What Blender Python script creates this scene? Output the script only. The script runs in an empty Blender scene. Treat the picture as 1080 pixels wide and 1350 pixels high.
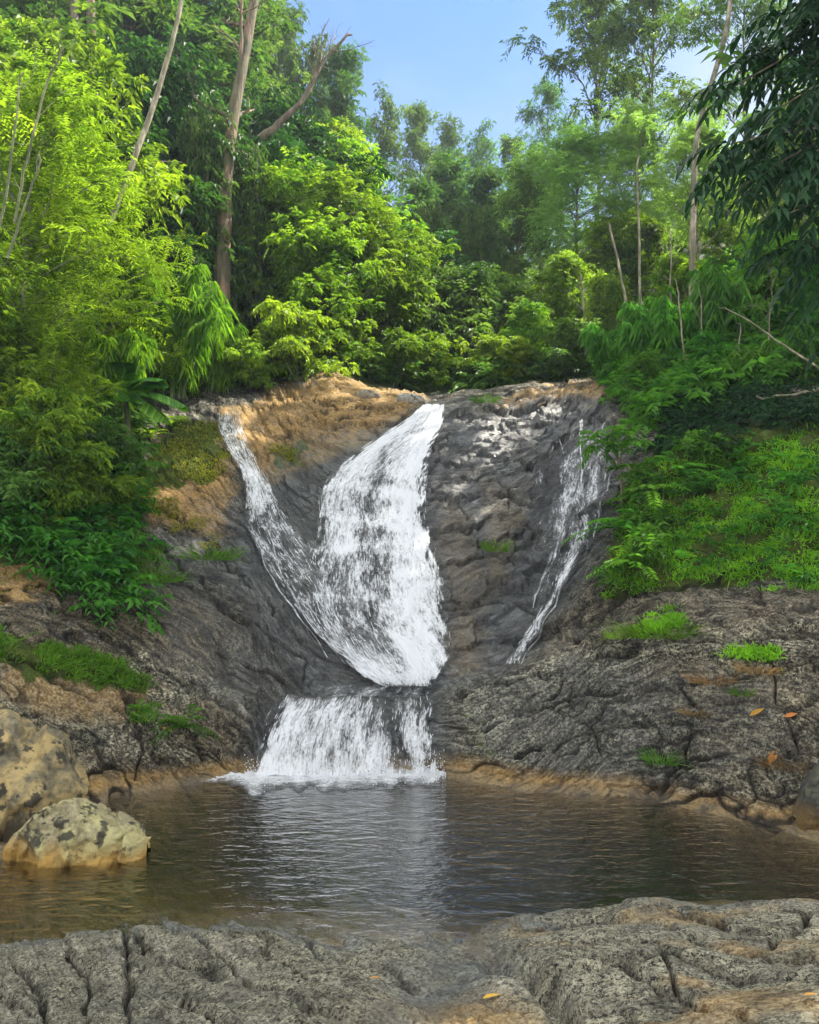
import bpy, math, random
import numpy as np
from mathutils import Vector

# ------------------------------------------------------------------ camera, sky, sun, exposure
S = bpy.context.scene
COL = S.collection
F = 1350 / 2 / math.tan(math.radians(30))      # focal length in photo pixels
CAMZ, HOR, CX = 3.0, 700.0, 540.0              # eye height above the pool, horizon row, centre column
cam = bpy.data.cameras.new('camera')
cam.sensor_fit = 'VERTICAL'; cam.sensor_height = 24; cam.lens = 24 * F / 1350
cam.shift_y = 25 / 1350
cam.clip_start = 0.05; cam.clip_end = 2000
camo = bpy.data.objects.new('camera', cam); COL.objects.link(camo)
camo.location = (0, 0, CAMZ); camo.rotation_euler = (math.radians(90), 0, 0)
S.camera = camo

SUN_EL, SUN_AZ = math.radians(50), math.radians(62)     # azimuth clockwise from +Y (view direction)
sd = Vector((math.sin(SUN_AZ) * math.cos(SUN_EL), math.cos(SUN_AZ) * math.cos(SUN_EL), math.sin(SUN_EL)))
W = bpy.data.worlds.new('World'); S.world = W; W.use_nodes = True
wn = W.node_tree.nodes; wl = W.node_tree.links
bg = wn['Background']; bg.inputs['Strength'].default_value = 0.06
sky = wn.new('ShaderNodeTexSky'); sky.sky_type = 'NISHITA'; sky.sun_disc = False
sky.sun_elevation = SUN_EL; sky.sun_rotation = SUN_AZ
sky.altitude = 200; sky.dust_density = 0.3; sky.air_density = 1.6; sky.ozone_density = 3.0
# bright cloud added overhead and behind the camera as fill, thin veils lower down
wtc = wn.new('ShaderNodeTexCoord'); wsx = wn.new('ShaderNodeSeparateXYZ'); wl.new(wtc.outputs['Generated'], wsx.inputs[0])
wno = wn.new('ShaderNodeTexNoise'); wno.inputs['Scale'].default_value = 2.6; wno.inputs['Detail'].default_value = 6; wno.inputs['Roughness'].default_value = 0.55
wmp = wn.new('ShaderNodeMapping'); wmp.inputs['Scale'].default_value = (1, 1, 2.2); wl.new(wtc.outputs['Generated'], wmp.inputs[0]); wl.new(wmp.outputs[0], wno.inputs['Vector'])
def wmath(op, a, b):
    n = wn.new('ShaderNodeMath'); n.operation = op
    for i, v in enumerate((a, b)):
        if isinstance(v, bpy.types.NodeSocket): wl.new(v, n.inputs[i])
        else: n.inputs[i].default_value = v
    return n.outputs[0]
def wramp(v, a, b, c, d):
    n = wn.new('ShaderNodeMapRange'); n.interpolation_type = 'SMOOTHSTEP'; wl.new(v, n.inputs[0])
    for i, x in enumerate((a, b, c, d)): n.inputs[i + 1].default_value = x
    return n.outputs[0]
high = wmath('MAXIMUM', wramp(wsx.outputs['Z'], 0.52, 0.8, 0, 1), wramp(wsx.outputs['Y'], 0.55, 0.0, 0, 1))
cloud_fill = wmath('MULTIPLY', high, wramp(wno.outputs['Fac'], 0.36, 0.56, 0.35, 1.0))
veil = wmath('ADD', wramp(wno.outputs['Fac'], 0.45, 0.75, 0.0, 0.35), wmath('ADD', wramp(wsx.outputs['Z'], 0.56, 0.36, 0, 0.22), wramp(wsx.outputs['X'], 0.08, 0.4, 0, 0.45)))
wm0 = wn.new('ShaderNodeMix'); wm0.data_type = 'RGBA'; wm0.blend_type = 'MULTIPLY'; wm0.inputs[0].default_value = 1; wl.new(sky.outputs[0], wm0.inputs[6]); wm0.inputs[7].default_value = (0.36, 0.56, 0.85, 1)
wm1 = wn.new('ShaderNodeMix'); wm1.data_type = 'RGBA'; wl.new(veil, wm1.inputs[0]); wl.new(wm0.outputs[2], wm1.inputs[6]); wm1.inputs[7].default_value = (3.6, 3.9, 4.4, 1)
wm2 = wn.new('ShaderNodeMix'); wm2.data_type = 'RGBA'; wl.new(cloud_fill, wm2.inputs[0]); wl.new(wm1.outputs[2], wm2.inputs[6]); wm2.inputs[7].default_value = (12.3, 12.2, 12.0, 1)
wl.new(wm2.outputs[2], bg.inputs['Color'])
sun = bpy.data.lights.new('sun', 'SUN'); sun.energy = 5.0; sun.angle = math.radians(0.5); sun.color = (1.0, 0.93, 0.8)
suno = bpy.data.objects.new('sun', sun); COL.objects.link(suno)
suno.rotation_euler = (-sd).to_track_quat('-Z', 'Y').to_euler()
S.view_settings.view_transform = 'Standard'; S.view_settings.look = 'None'
S.view_settings.exposure = 1.95; S.view_settings.gamma = 1.0; S.view_settings.use_curve_mapping = False
cy = S.cycles
cy.max_bounces = 7; cy.diffuse_bounces = 3; cy.glossy_bounces = 3; cy.transmission_bounces = 4
cy.transparent_max_bounces = 10; cy.volume_bounces = 0
cy.caustics_reflective = False; cy.caustics_refractive = False
cy.use_denoising = True; cy.use_adaptive_sampling = True; cy.adaptive_threshold = 0.02
cy.sample_clamp_indirect = 4

HAZE = 0.0008
RNG = np.random.default_rng(7)
random.seed(7)

# ------------------------------------------------------------------ noise
_perm = np.random.default_rng(3).permutation(256).astype(np.int64)
_perm = np.concatenate([_perm, _perm, _perm])
_grad = np.random.default_rng(5).normal(size=(256, 3)); _grad /= np.linalg.norm(_grad, axis=1)[:, None]
def noise(x, y, z):
    x, y, z = np.broadcast_arrays(np.asarray(x, float), np.asarray(y, float), np.asarray(z, float))
    xi, yi, zi = np.floor(x).astype(np.int64), np.floor(y).astype(np.int64), np.floor(z).astype(np.int64)
    xf, yf, zf = x - xi, y - yi, z - zi
    u, v, w = [t * t * t * (t * (t * 6 - 15) + 10) for t in (xf, yf, zf)]
    out = 0
    for dx in (0, 1):
        for dy in (0, 1):
            for dz in (0, 1):
                h = _perm[_perm[_perm[(xi + dx) & 255] + ((yi + dy) & 255)] + ((zi + dz) & 255)]
                g = _grad[h]
                d = g[..., 0] * (xf - dx) + g[..., 1] * (yf - dy) + g[..., 2] * (zf - dz)
                out = out + d * (u if dx else 1 - u) * (v if dy else 1 - v) * (w if dz else 1 - w)
    return out * 1.6
def fbm(x, y, z, o=4, g=0.5):
    s, a, f = 0, 1.0, 1.0
    for k in range(o):
        s = s + a * noise(x * f + 17.1 * k, y * f + 5.3 * k, z * f + 9.7 * k); a *= g; f *= 2.03
    return s
def ridge(x, y, z, o=3):
    s, a, f = 0, 1.0, 1.0
    for k in range(o):
        s = s + a * (1 - 2 * np.abs(noise(x * f + 31 * k, y * f + 7 * k, z * f + 3 * k))); a *= 0.5; f *= 2.1
    return s
_rnd = np.random.default_rng(11).uniform(-1, 1, (256, 8))
def cells(x, y, z, seed=0):
    """fractured blocks: (block height, distance to the block's edge, block value)"""
    xi, yi, zi = [np.floor(a).astype(np.int64) for a in (x, y, z)]
    f1 = np.full(x.shape, 9.0); f2 = f1.copy(); hh = np.zeros(x.shape, np.int64); V = [np.zeros(x.shape) for _ in range(3)]
    for dx in (-1, 0, 1):
        for dy in (-1, 0, 1):
            for dz in (-1, 0, 1):
                h = _perm[_perm[_perm[(xi + dx + seed) & 255] + ((yi + dy) & 255)] + ((zi + dz) & 255)]
                r = _rnd[h]
                vx = xi + dx + 0.5 + 0.45 * r[..., 0] - x; vy = yi + dy + 0.5 + 0.45 * r[..., 1] - y; vz = zi + dz + 0.5 + 0.45 * r[..., 2] - z
                d = np.sqrt(vx * vx + vy * vy + vz * vz)
                c = d < f1
                f2 = np.where(c, f1, np.minimum(f2, d)); f1 = np.where(c, d, f1); hh = np.where(c, h, hh)
                for k, v in enumerate((vx, vy, vz)): V[k] = np.where(c, v, V[k])
    r = _rnd[hh]
    return 0.6 * r[..., 3] + 0.9 * (r[..., 4] * V[0] + r[..., 5] * V[1] + r[..., 6] * V[2]), f2 - f1, r[..., 7]
def sstep(a, b, x):
    t = np.clip((x - a) / (b - a), 0, 1); return t * t * (3 - 2 * t)
def gsm(a, sig, axis):
    if sig <= 0: return a
    r = int(3 * sig) + 1
    k = np.exp(-0.5 * (np.arange(-r, r + 1) / sig) ** 2); k /= k.sum()
    pad = [(0, 0)] * a.ndim; pad[axis] = (r, r)
    b = np.pad(a, pad, mode='edge')
    return np.apply_along_axis(lambda m: np.convolve(m, k, 'valid'), axis, b)
def inpoly(px, py, poly):
    poly = np.array(poly, float); res = np.zeros(px.shape, bool); j = len(poly) - 1
    for i in range(len(poly)):
        xi, yi = poly[i]; xj, yj = poly[j]
        c = ((yi > py) != (yj > py)) & (px < (xj - xi) * (py - yi) / (yj - yi + 1e-9) + xi)
        res ^= c; j = i
    return res
def polydist(px, py, poly):
    """signed distance in photo pixels, positive inside"""
    poly = np.array(poly, float); d = np.full(px.shape, 1e9); n = len(poly)
    for i in range(n):
        a, b = poly[i], poly[(i + 1) % n]; ab = b - a
        t = np.clip(((px - a[0]) * ab[0] + (py - a[1]) * ab[1]) / (ab @ ab + 1e-9), 0, 1)
        d = np.minimum(d, np.hypot(px - a[0] - t * ab[0], py - a[1] - t * ab[1]))
    return np.where(inpoly(px, py, poly), d, -d)

# ------------------------------------------------------------------ object helpers
def tag(o, label=None, cat=None, group=None, kind=None):
    if label: o['label'] = label
    if cat: o['category'] = cat
    if group: o['group'] = group
    if kind: o['kind'] = kind
    return o
def mesh_obj(name, verts, faces, mat, parent=None, attrs=None, smooth=True, nside=None):
    """faces: int array (n,3) or (n,4), or list of such arrays"""
    me = bpy.data.meshes.new(name)
    verts = np.asarray(verts, np.float32)
    fl = faces if isinstance(faces, list) else [faces]
    fl = [np.asarray(f, np.int32) for f in fl if len(f)]
    loops = np.concatenate([f.ravel() for f in fl]); tot = np.concatenate([np.full(len(f), f.shape[1], np.int32) for f in fl])
    me.vertices.add(len(verts)); me.vertices.foreach_set('co', verts.ravel())
    me.loops.add(len(loops)); me.loops.foreach_set('vertex_index', loops)
    me.polygons.add(len(tot))
    st = np.zeros(len(tot), np.int32); st[1:] = np.cumsum(tot)[:-1]
    me.polygons.foreach_set('loop_start', st)
    me.polygons.foreach_set('use_smooth', np.full(len(tot), smooth))
    for k, v in (attrs or {}).items():
        v = np.asarray(v, np.float32)
        if v.ndim == 1:
            a = me.attributes.new(k, 'FLOAT', 'POINT'); a.data.foreach_set('value', v)
        else:
            a = me.attributes.new(k, 'FLOAT_VECTOR', 'POINT'); a.data.foreach_set('vector', v.ravel())
    me.update(calc_edges=True); me.validate()
    if mat: me.materials.append(mat)
    o = bpy.data.objects.new(name, me); COL.objects.link(o)
    if parent: o.parent = parent
    return o
def empty(name, loc=(0, 0, 0), rz=0, sc=1):
    o = bpy.data.objects.new(name, None); COL.objects.link(o)
    o.location = loc; o.rotation_euler = (0, 0, rz)
    o.scale = (sc, sc, sc) if np.isscalar(sc) else sc
    o.empty_display_size = 0.2
    return o
def copy_tree(o):
    c = o.copy(); COL.objects.link(c)
    for ch in list(o.children):
        d = ch.copy(); COL.objects.link(d); d.parent = c
        for g in list(ch.children):
            e = g.copy(); COL.objects.link(e); e.parent = d
    return c
class MB:
    def __init__(s): s.v, s.f3, s.f4, s.t, s.n = [], [], [], [], 0
    def add(s, v, f, tone=0.5):
        v = np.asarray(v, float); f = np.asarray(f, int)
        s.v.append(v); (s.f3 if f.shape[1] == 3 else s.f4).append(f + s.n)
        s.t.append(np.full(len(v), tone) if np.isscalar(tone) else np.asarray(tone)); s.n += len(v)
    def tube(s, pts, rad, n=7, tone=0.5, rough=0.0):
        pts = np.asarray(pts, float); m = len(pts); rad = np.broadcast_to(np.asarray(rad, float), (m,))
        tg = np.gradient(pts, axis=0); tg /= np.linalg.norm(tg, axis=1)[:, None] + 1e-9
        ref = np.array([0.13, 0.97, 0.2]); a = np.cross(tg, ref); a /= np.linalg.norm(a, axis=1)[:, None] + 1e-9
        b = np.cross(tg, a)
        th = np.arange(n) / n * 2 * np.pi
        r = rad[:, None] * (1 + rough * RNG.normal(size=(m, n)))
        v = pts[:, None] + r[..., None] * (np.cos(th)[None, :, None] * a[:, None] + np.sin(th)[None, :, None] * b[:, None])
        i = np.arange(m - 1)[:, None] * n; j = np.arange(n)[None]; k = (np.arange(n) + 1)[None] % n
        f = np.stack([i + j, i + k, i + n + k, i + n + j], -1).reshape(-1, 4)
        s.add(v.reshape(-1, 3), f, tone)
    def build(s, name, mat, parent=None, smooth=True):
        fl = [np.concatenate(x) for x in (s.f3, s.f4) if x]
        return mesh_obj(name, np.concatenate(s.v), fl, mat, parent, {'tone': np.concatenate(s.t)}, smooth)

# ------------------------------------------------------------------ node helpers
def newmat(name):
    m = bpy.data.materials.new(name); m.use_nodes = True
    nt = m.node_tree; nt.nodes.clear()
    out = nt.nodes.new('ShaderNodeOutputMaterial')
    return m, nt, out
def nd(nt, typ, **kw):
    n = nt.nodes.new(typ)
    for k, v in kw.items():
        if k in ('operation', 'blend_type', 'data_type', 'attribute_name', 'noise_dimensions', 'feature', 'wave_type', 'interpolation_type', 'bands_direction', 'noise_type', 'vector_type'):
            setattr(n, k, v)
        else:
            s = n.inputs[k.replace('_', ' ')] if k.replace('_', ' ') in n.inputs else n.inputs[int(k[1:])]
            if isinstance(v, bpy.types.NodeSocket): nt.links.new(v, s)
            else: s.default_value = v
    return n
def math_(nt, op, a, b=0.0, c=None):
    n = nt.nodes.new('ShaderNodeMath'); n.operation = op
    for i, v in enumerate((a, b, c)):
        if v is None: continue
        if isinstance(v, bpy.types.NodeSocket): nt.links.new(v, n.inputs[i])
        else: n.inputs[i].default_value = v
    return n.outputs[0]
def mix(nt, fac, a, b, bt='MIX'):
    n = nt.nodes.new('ShaderNodeMix'); n.data_type = 'RGBA'; n.blend_type = bt
    for s, v in ((n.inputs[0], fac), (n.inputs[6], a), (n.inputs[7], b)):
        if isinstance(v, bpy.types.NodeSocket): nt.links.new(v, s)
        elif np.isscalar(v): s.default_value = v
        else: s.default_value = (*v, 1) if len(v) == 3 else v
    return n.outputs[2]
def rng_(nt, v, a, b, c=0.0, d=1.0, smooth=False):
    n = nt.nodes.new('ShaderNodeMapRange')
    if smooth: n.interpolation_type = 'SMOOTHSTEP'
    nt.links.new(v, n.inputs[0])
    for i, x in enumerate((a, b, c, d)): n.inputs[i + 1].default_value = x
    return n.outputs[0]
def attr(nt, name): return nd(nt, 'ShaderNodeAttribute', attribute_name=name)
def noise_n(nt, vec, scale, detail=4, rough=0.55, dist=0.0):
    n = nt.nodes.new('ShaderNodeTexNoise')
    if vec is not None: nt.links.new(vec, n.inputs['Vector'])
    n.inputs['Scale'].default_value = scale; n.inputs['Detail'].default_value = detail
    n.inputs['Roughness'].default_value = rough; n.inputs['Distortion'].default_value = dist
    return n.outputs['Fac']

# ------------------------------------------------------------------ materials
def leaf_mat(name, c0, c1, trans, gloss=0.5, tw=0.42):
    m, nt, out = newmat(name)
    t = attr(nt, 'tone').outputs['Fac']
    oi = nt.nodes.new('ShaderNodeObjectInfo').outputs['Random']
    geo = nt.nodes.new('ShaderNodeNewGeometry')
    c = mix(nt, t, c0, c1)
    hs = nt.nodes.new('ShaderNodeHueSaturation')
    nt.links.new(rng_(nt, oi, 0, 1, 0.48, 0.515), hs.inputs['Hue'])
    nt.links.new(rng_(nt, math_(nt, 'FRACT', math_(nt, 'MULTIPLY', oi, 7.31)), 0, 1, 1.3, 0.75), hs.inputs['Value'])
    nt.links.new(c, hs.inputs['Color'])
    p = nd(nt, 'ShaderNodeBsdfPrincipled', Roughness=gloss)
    nt.links.new(hs.outputs[0], p.inputs['Base Color']); p.inputs['Specular IOR Level'].default_value = 0.14
    tr = nt.nodes.new('ShaderNodeBsdfTranslucent')
    tc = mix(nt, 1.0, hs.outputs[0], trans, 'MULTIPLY'); nt.links.new(tc, tr.inputs['Color'])
    mx = nt.nodes.new('ShaderNodeMixShader'); mx.inputs[0].default_value = tw
    nt.links.new(p.outputs[0], mx.inputs[1]); nt.links.new(tr.outputs[0], mx.inputs[2])
    nt.links.new(mx.outputs[0], out.inputs[0])
    return m
M = {}
M['sunny'] = leaf_mat('sunny_leaf', (0.028, 0.08, 0.01), (0.17, 0.27, 0.022), (2.0, 2.0, 0.8))
M['feather'] = leaf_mat('feather_leaf', (0.03, 0.085, 0.01), (0.17, 0.28, 0.022), (1.8, 1.95, 0.7))
M['canopy'] = leaf_mat('canopy_leaf', (0.03, 0.075, 0.014), (0.1, 0.17, 0.032), (1.5, 1.7, 0.9))
M['pale'] = leaf_mat('pale_leaf', (0.09, 0.17, 0.035), (0.2, 0.31, 0.07), (1.6, 1.8, 1.0))
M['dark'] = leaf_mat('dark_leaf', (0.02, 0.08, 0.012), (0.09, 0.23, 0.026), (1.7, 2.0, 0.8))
M['shade'] = leaf_mat('shade_leaf', (0.012, 0.038, 0.01), (0.04, 0.095, 0.018), (1.4, 1.7, 0.8))  # forest shadow put into a darker leaf colour for the backdrop trees
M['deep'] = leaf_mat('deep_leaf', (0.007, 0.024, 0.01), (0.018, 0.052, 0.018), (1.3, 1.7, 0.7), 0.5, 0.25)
M['grass'] = leaf_mat('grass_blade', (0.07, 0.18, 0.012), (0.2, 0.38, 0.02), (1.6, 1.8, 0.7), 0.55)
M['tuft'] = leaf_mat('tuft_blade', (0.045, 0.12, 0.012), (0.13, 0.25, 0.025), (1.5, 1.7, 0.7), 0.5)
M['gold'] = leaf_mat('golden_grass', (0.12, 0.14, 0.02), (0.28, 0.26, 0.03), (1.5, 1.5, 0.7), 0.5)
M['dry'] = leaf_mat('dry_grass', (0.12, 0.075, 0.03), (0.28, 0.19, 0.08), (1.2, 1.1, 0.8), 0.6, 0.25)
M['fallen'] = leaf_mat('fallen_leaf', (0.3, 0.14, 0.03), (0.5, 0.27, 0.04), (1.1, 1.0, 0.6), 0.5, 0.15)

def bark_mat(name, a, b, vs=7.0):
    m, nt, out = newmat(name)
    tc = nt.nodes.new('ShaderNodeTexCoord')
    mp = nt.nodes.new('ShaderNodeMapping'); mp.inputs['Scale'].default_value = (1, 1, 0.14)
    nt.links.new(tc.outputs['Object'], mp.inputs[0])
    n1 = noise_n(nt, mp.outputs[0], vs, 5, 0.65); n2 = noise_n(nt, tc.outputs['Object'], 2.2, 3)
    c = mix(nt, rng_(nt, n1, 0.42, 0.58), a, b)
    c = mix(nt, rng_(nt, n2, 0.42, 0.62, 0, 0.8), c, (0.05, 0.06, 0.025))
    p = nd(nt, 'ShaderNodeBsdfPrincipled', Roughness=0.85); nt.links.new(c, p.inputs['Base Color'])
    b_ = nd(nt, 'ShaderNodeBump', Strength=0.9, Distance=0.07, Height=n1); nt.links.new(b_.outputs[0], p.inputs['Normal'])
    nt.links.new(p.outputs[0], out.inputs[0]); return m
M['bark'] = bark_mat('brown_bark', (0.07, 0.05, 0.035), (0.19, 0.14, 0.1))
M['peel'] = bark_mat('peeling_bark', (0.045, 0.028, 0.017), (0.21, 0.13, 0.08), 9)
M['palebark'] = bark_mat('pale_bark', (0.13, 0.105, 0.07), (0.32, 0.28, 0.2), 9)
M['greenbark'] = bark_mat('green_bark', (0.06, 0.075, 0.03), (0.17, 0.17, 0.09), 9)

def rock_mat():
    m, nt, out = newmat('wet_banded_rock')
    tc = nt.nodes.new('ShaderNodeTexCoord').outputs['Object']
    st = attr(nt, 'strata').outputs['Vector']
    A = {k: attr(nt, k).outputs['Fac'] for k in ('wet', 'warm', 'pale', 'moss', 'crack', 'brown', 'block', 'fore')}
    big = noise_n(nt, tc, 0.9, 5, 0.6); mid = noise_n(nt, tc, 4.5, 6, 0.65); fine = noise_n(nt, tc, 28, 6, 0.7)
    grain = noise_n(nt, tc, 110, 3, 0.6)
    sn = noise_n(nt, st, 1.0, 7, 0.62, 0.4); sn2 = noise_n(nt, st, 3.1, 5, 0.65, 0.2)
    tone = math_(nt, 'ADD', math_(nt, 'MULTIPLY', sn, 0.68), math_(nt, 'MULTIPLY', A['block'], 0.32))
    c = mix(nt, rng_(nt, tone, 0.38, 0.66), (0.015, 0.0145, 0.0135), (0.2, 0.19, 0.165))
    c = mix(nt, rng_(nt, big, 0.42, 0.7, 0, 0.5), c, (0.05, 0.044, 0.035))
    c = mix(nt, math_(nt, 'MULTIPLY', A['brown'], rng_(nt, mid, 0.3, 0.6, 0.5, 1)), c, mix(nt, rng_(nt, tone, 0.36, 0.62), (0.022, 0.016, 0.009), (0.155, 0.115, 0.066)))
    # dark biofilm streaks and pale lichen speckle
    c = mix(nt, math_(nt, 'MULTIPLY', rng_(nt, sn2, 0.5, 0.58, 0, 0.85), rng_(nt, A['fore'], 0, 1, 1, 0.35)), c, (0.028, 0.028, 0.029))
    spk = math_(nt, 'ADD', math_(nt, 'MULTIPLY', fine, 0.6), math_(nt, 'MULTIPLY', grain, 0.4))
    pl = math_(nt, 'MULTIPLY', rng_(nt, math_(nt, 'ADD', spk, math_(nt, 'MULTIPLY', A['fore'], 0.045)), 0.47, 0.55), math_(nt, 'MULTIPLY', A['pale'], rng_(nt, mid, 0.34, 0.6, 0.25, 1.15)))
    c = mix(nt, math_(nt, 'MULTIPLY', pl, rng_(nt, A['fore'], 0, 1, 0.95, 0.7)), c, (0.45, 0.425, 0.3))
    vo = nt.nodes.new('ShaderNodeTexVoronoi'); vo.inputs['Scale'].default_value = 9; nt.links.new(st, vo.inputs['Vector'])
    vo2 = nt.nodes.new('ShaderNodeTexVoronoi'); vo2.inputs['Scale'].default_value = 75; nt.links.new(tc, vo2.inputs['Vector'])
    g1 = nd(nt, 'ShaderNodeSeparateXYZ', Vector=vo.outputs['Color']).outputs['X']; g2 = nd(nt, 'ShaderNodeSeparateXYZ', Vector=vo2.outputs['Color']).outputs['Y']
    flk = math_(nt, 'ADD', math_(nt, 'MULTIPLY', g1, rng_(nt, A['fore'], 0, 1, 0.6, 0.2)), math_(nt, 'ADD', math_(nt, 'MULTIPLY', g2, rng_(nt, A['fore'], 0, 1, 0.4, 0.5)), rng_(nt, A['fore'], 0, 1, 0.0, 0.15)))
    flv = math_(nt, 'MULTIPLY', rng_(nt, flk, 0.15, 0.85, 0.4, 1.75), rng_(nt, A['fore'], 0, 1, 0.72, 0.76))
    fc = nt.nodes.new('ShaderNodeCombineXYZ')
    for i_ in range(3): nt.links.new(flv, fc.inputs[i_])
    c = mix(nt, 1.0, c, fc.outputs[0], 'MULTIPLY')
    dk = math_(nt, 'MULTIPLY', rng_(nt, spk, 0.49, 0.43), rng_(nt, mid, 0.4, 0.6, 0.35, 0.95))
    c = mix(nt, dk, c, (0.02, 0.02, 0.02))
    wn_ = math_(nt, 'MULTIPLY', A['warm'], rng_(nt, mid, 0.34, 0.56, 0.35, 1))
    wc = mix(nt, rng_(nt, fine, 0.35, 0.65), (0.19, 0.105, 0.032), (0.44, 0.29, 0.115))
    c = mix(nt, wn_, c, wc)
    mo = rng_(nt, math_(nt, 'ADD', A['moss'], math_(nt, 'MULTIPLY', math_(nt, 'SUBTRACT', mid, 0.5), 0.9)), 0.42, 0.62)
    mc = mix(nt, rng_(nt, fine, 0.35, 0.65), (0.025, 0.036, 0.01), (0.075, 0.1, 0.02))
    c = mix(nt, mo, c, mc)
    c = mix(nt, math_(nt, 'MULTIPLY', A['crack'], 0.85), c, (0.012, 0.011, 0.01))
    wet = math_(nt, 'MULTIPLY', A['wet'], rng_(nt, big, 0.3, 0.55, 0.6, 1))
    c = mix(nt, wet, c, mix(nt, 1.0, c, (0.54, 0.63, 0.78), 'MULTIPLY'))
    rough = rng_(nt, wet, 0, 1, 0.9, 0.27)
    p = nd(nt, 'ShaderNodeBsdfPrincipled'); nt.links.new(c, p.inputs['Base Color']); nt.links.new(rough, p.inputs['Roughness'])
    nt.links.new(rng_(nt, wet, 0, 1, 0.06, 0.55), p.inputs['Specular IOR Level'])
    h = math_(nt, 'ADD', math_(nt, 'MULTIPLY', fine, 0.6), math_(nt, 'ADD', math_(nt, 'MULTIPLY', sn2, 1.5), math_(nt, 'MULTIPLY', grain, 0.15)))
    b = nd(nt, 'ShaderNodeBump', Strength=0.9, Distance=0.04, Height=h); nt.links.new(b.outputs[0], p.inputs['Normal'])
    nt.links.new(p.outputs[0], out.inputs[0]); return m
M['rock'] = rock_mat()
def soil_mat():
    m, nt, out = newmat('forest_soil')
    tc = nt.nodes.new('ShaderNodeTexCoord').outputs['Object']
    n = noise_n(nt, tc, 1.5, 6, 0.65)
    c = mix(nt, rng_(nt, n, 0.35, 0.65), (0.012, 0.018, 0.006), (0.03, 0.045, 0.014))
    p = nd(nt, 'ShaderNodeBsdfPrincipled', Roughness=0.95); nt.links.new(c, p.inputs['Base Color'])
    nt.links.new(p.outputs[0], out.inputs[0]); return m
M['soil'] = soil_mat()
def boulder_mat(name, base, lich, low):
    m, nt, out = newmat(name)
    tc = nt.nodes.new('ShaderNodeTexCoord').outputs['Object']
    n1 = noise_n(nt, tc, 2.6, 6, 0.62, 0.3); n2 = noise_n(nt, tc, 14, 6, 0.7); n3 = noise_n(nt, tc, 70, 3, 0.6)
    n4 = noise_n(nt, tc, 5.5, 5, 0.6)
    z = nd(nt, 'ShaderNodeSeparateXYZ', Vector=tc).outputs['Z']
    c = mix(nt, rng_(nt, n2, 0.38, 0.64), base, tuple(x * 2.4 for x in base))
    c = mix(nt, rng_(nt, n1, 0.44, 0.56, 0, 0.85), c, lich)
    c = mix(nt, rng_(nt, n4, 0.54, 0.6, 0, 0.9), c, (0.03, 0.03, 0.028))
    lw = rng_(nt, math_(nt, 'ADD', z, math_(nt, 'MULTIPLY', math_(nt, 'SUBTRACT', n1, 0.5), 0.5)), 0.24, 0.06, 0, 0.95)
    c = mix(nt, lw, c, low)
    c = mix(nt, rng_(nt, n3, 0.35, 0.7, 0, 0.4), c, (0.4, 0.38, 0.3), 'OVERLAY')
    p = nd(nt, 'ShaderNodeBsdfPrincipled', Roughness=0.85); nt.links.new(c, p.inputs['Base Color']); p.inputs['Specular IOR Level'].default_value = 0.15
    h = math_(nt, 'ADD', n2, math_(nt, 'MULTIPLY', n3, 0.3))
    b = nd(nt, 'ShaderNodeBump', Strength=0.8, Distance=0.03, Height=h); nt.links.new(b.outputs[0], p.inputs['Normal'])
    nt.links.new(p.outputs[0], out.inputs[0]); return m
M['boulder'] = boulder_mat('lichen_boulder', (0.14, 0.125, 0.075), (0.4, 0.37, 0.18), (0.38, 0.235, 0.065))
M['boulder2'] = boulder_mat('mottled_boulder', (0.085, 0.075, 0.05), (0.38, 0.29, 0.13), (0.05, 0.042, 0.03))
M['darkrock'] = boulder_mat('dark_boulder', (0.03, 0.03, 0.028), (0.13, 0.13, 0.08), (0.15, 0.1, 0.04))
M['stone'] = boulder_mat('grey_stone', (0.13, 0.13, 0.12), (0.2, 0.19, 0.16), (0.15, 0.12, 0.08))

def pool_mat():
    m, nt, out = newmat('pool_water')
    tc = nt.nodes.new('ShaderNodeTexCoord').outputs['Object']
    mp = nt.nodes.new('ShaderNodeMapping'); mp.inputs['Scale'].default_value = (0.8, 1.7, 1); nt.links.new(tc, mp.inputs[0])
    n1 = noise_n(nt, mp.outputs[0], 4.2, 3, 0.5, 0.6); n2 = noise_n(nt, mp.outputs[0], 13, 3, 0.5, 0.3)
    h = math_(nt, 'ADD', n1, math_(nt, 'MULTIPLY', n2, 0.35))
    b = nd(nt, 'ShaderNodeBump', Strength=0.5, Distance=0.045, Height=h)
    fr = nd(nt, 'ShaderNodeFresnel', IOR=1.33, Normal=b.outputs[0])
    gl = nd(nt, 'ShaderNodeBsdfGlossy', Roughness=0.03, Normal=b.outputs[0]); gl.inputs['Color'].default_value = (1, 1, 1, 1)
    tr = nt.nodes.new('ShaderNodeBsdfTransparent')
    mx = nt.nodes.new('ShaderNodeMixShader'); nt.links.new(math_(nt, 'MINIMUM', math_(nt, 'MULTIPLY', fr.outputs[0], 2.2), 1.0), mx.inputs[0])
    nt.links.new(tr.outputs[0], mx.inputs[1]); nt.links.new(gl.outputs[0], mx.inputs[2])
    nt.links.new(mx.outputs[0], out.inputs['Surface'])
    va = nt.nodes.new('ShaderNodeVolumeAbsorption'); va.inputs['Color'].default_value = (0.58, 0.54, 0.27, 1); va.inputs['Density'].default_value = 2.4
    nt.links.new(va.outputs[0], out.inputs['Volume'])
    return m
M['pool'] = pool_mat()
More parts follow.
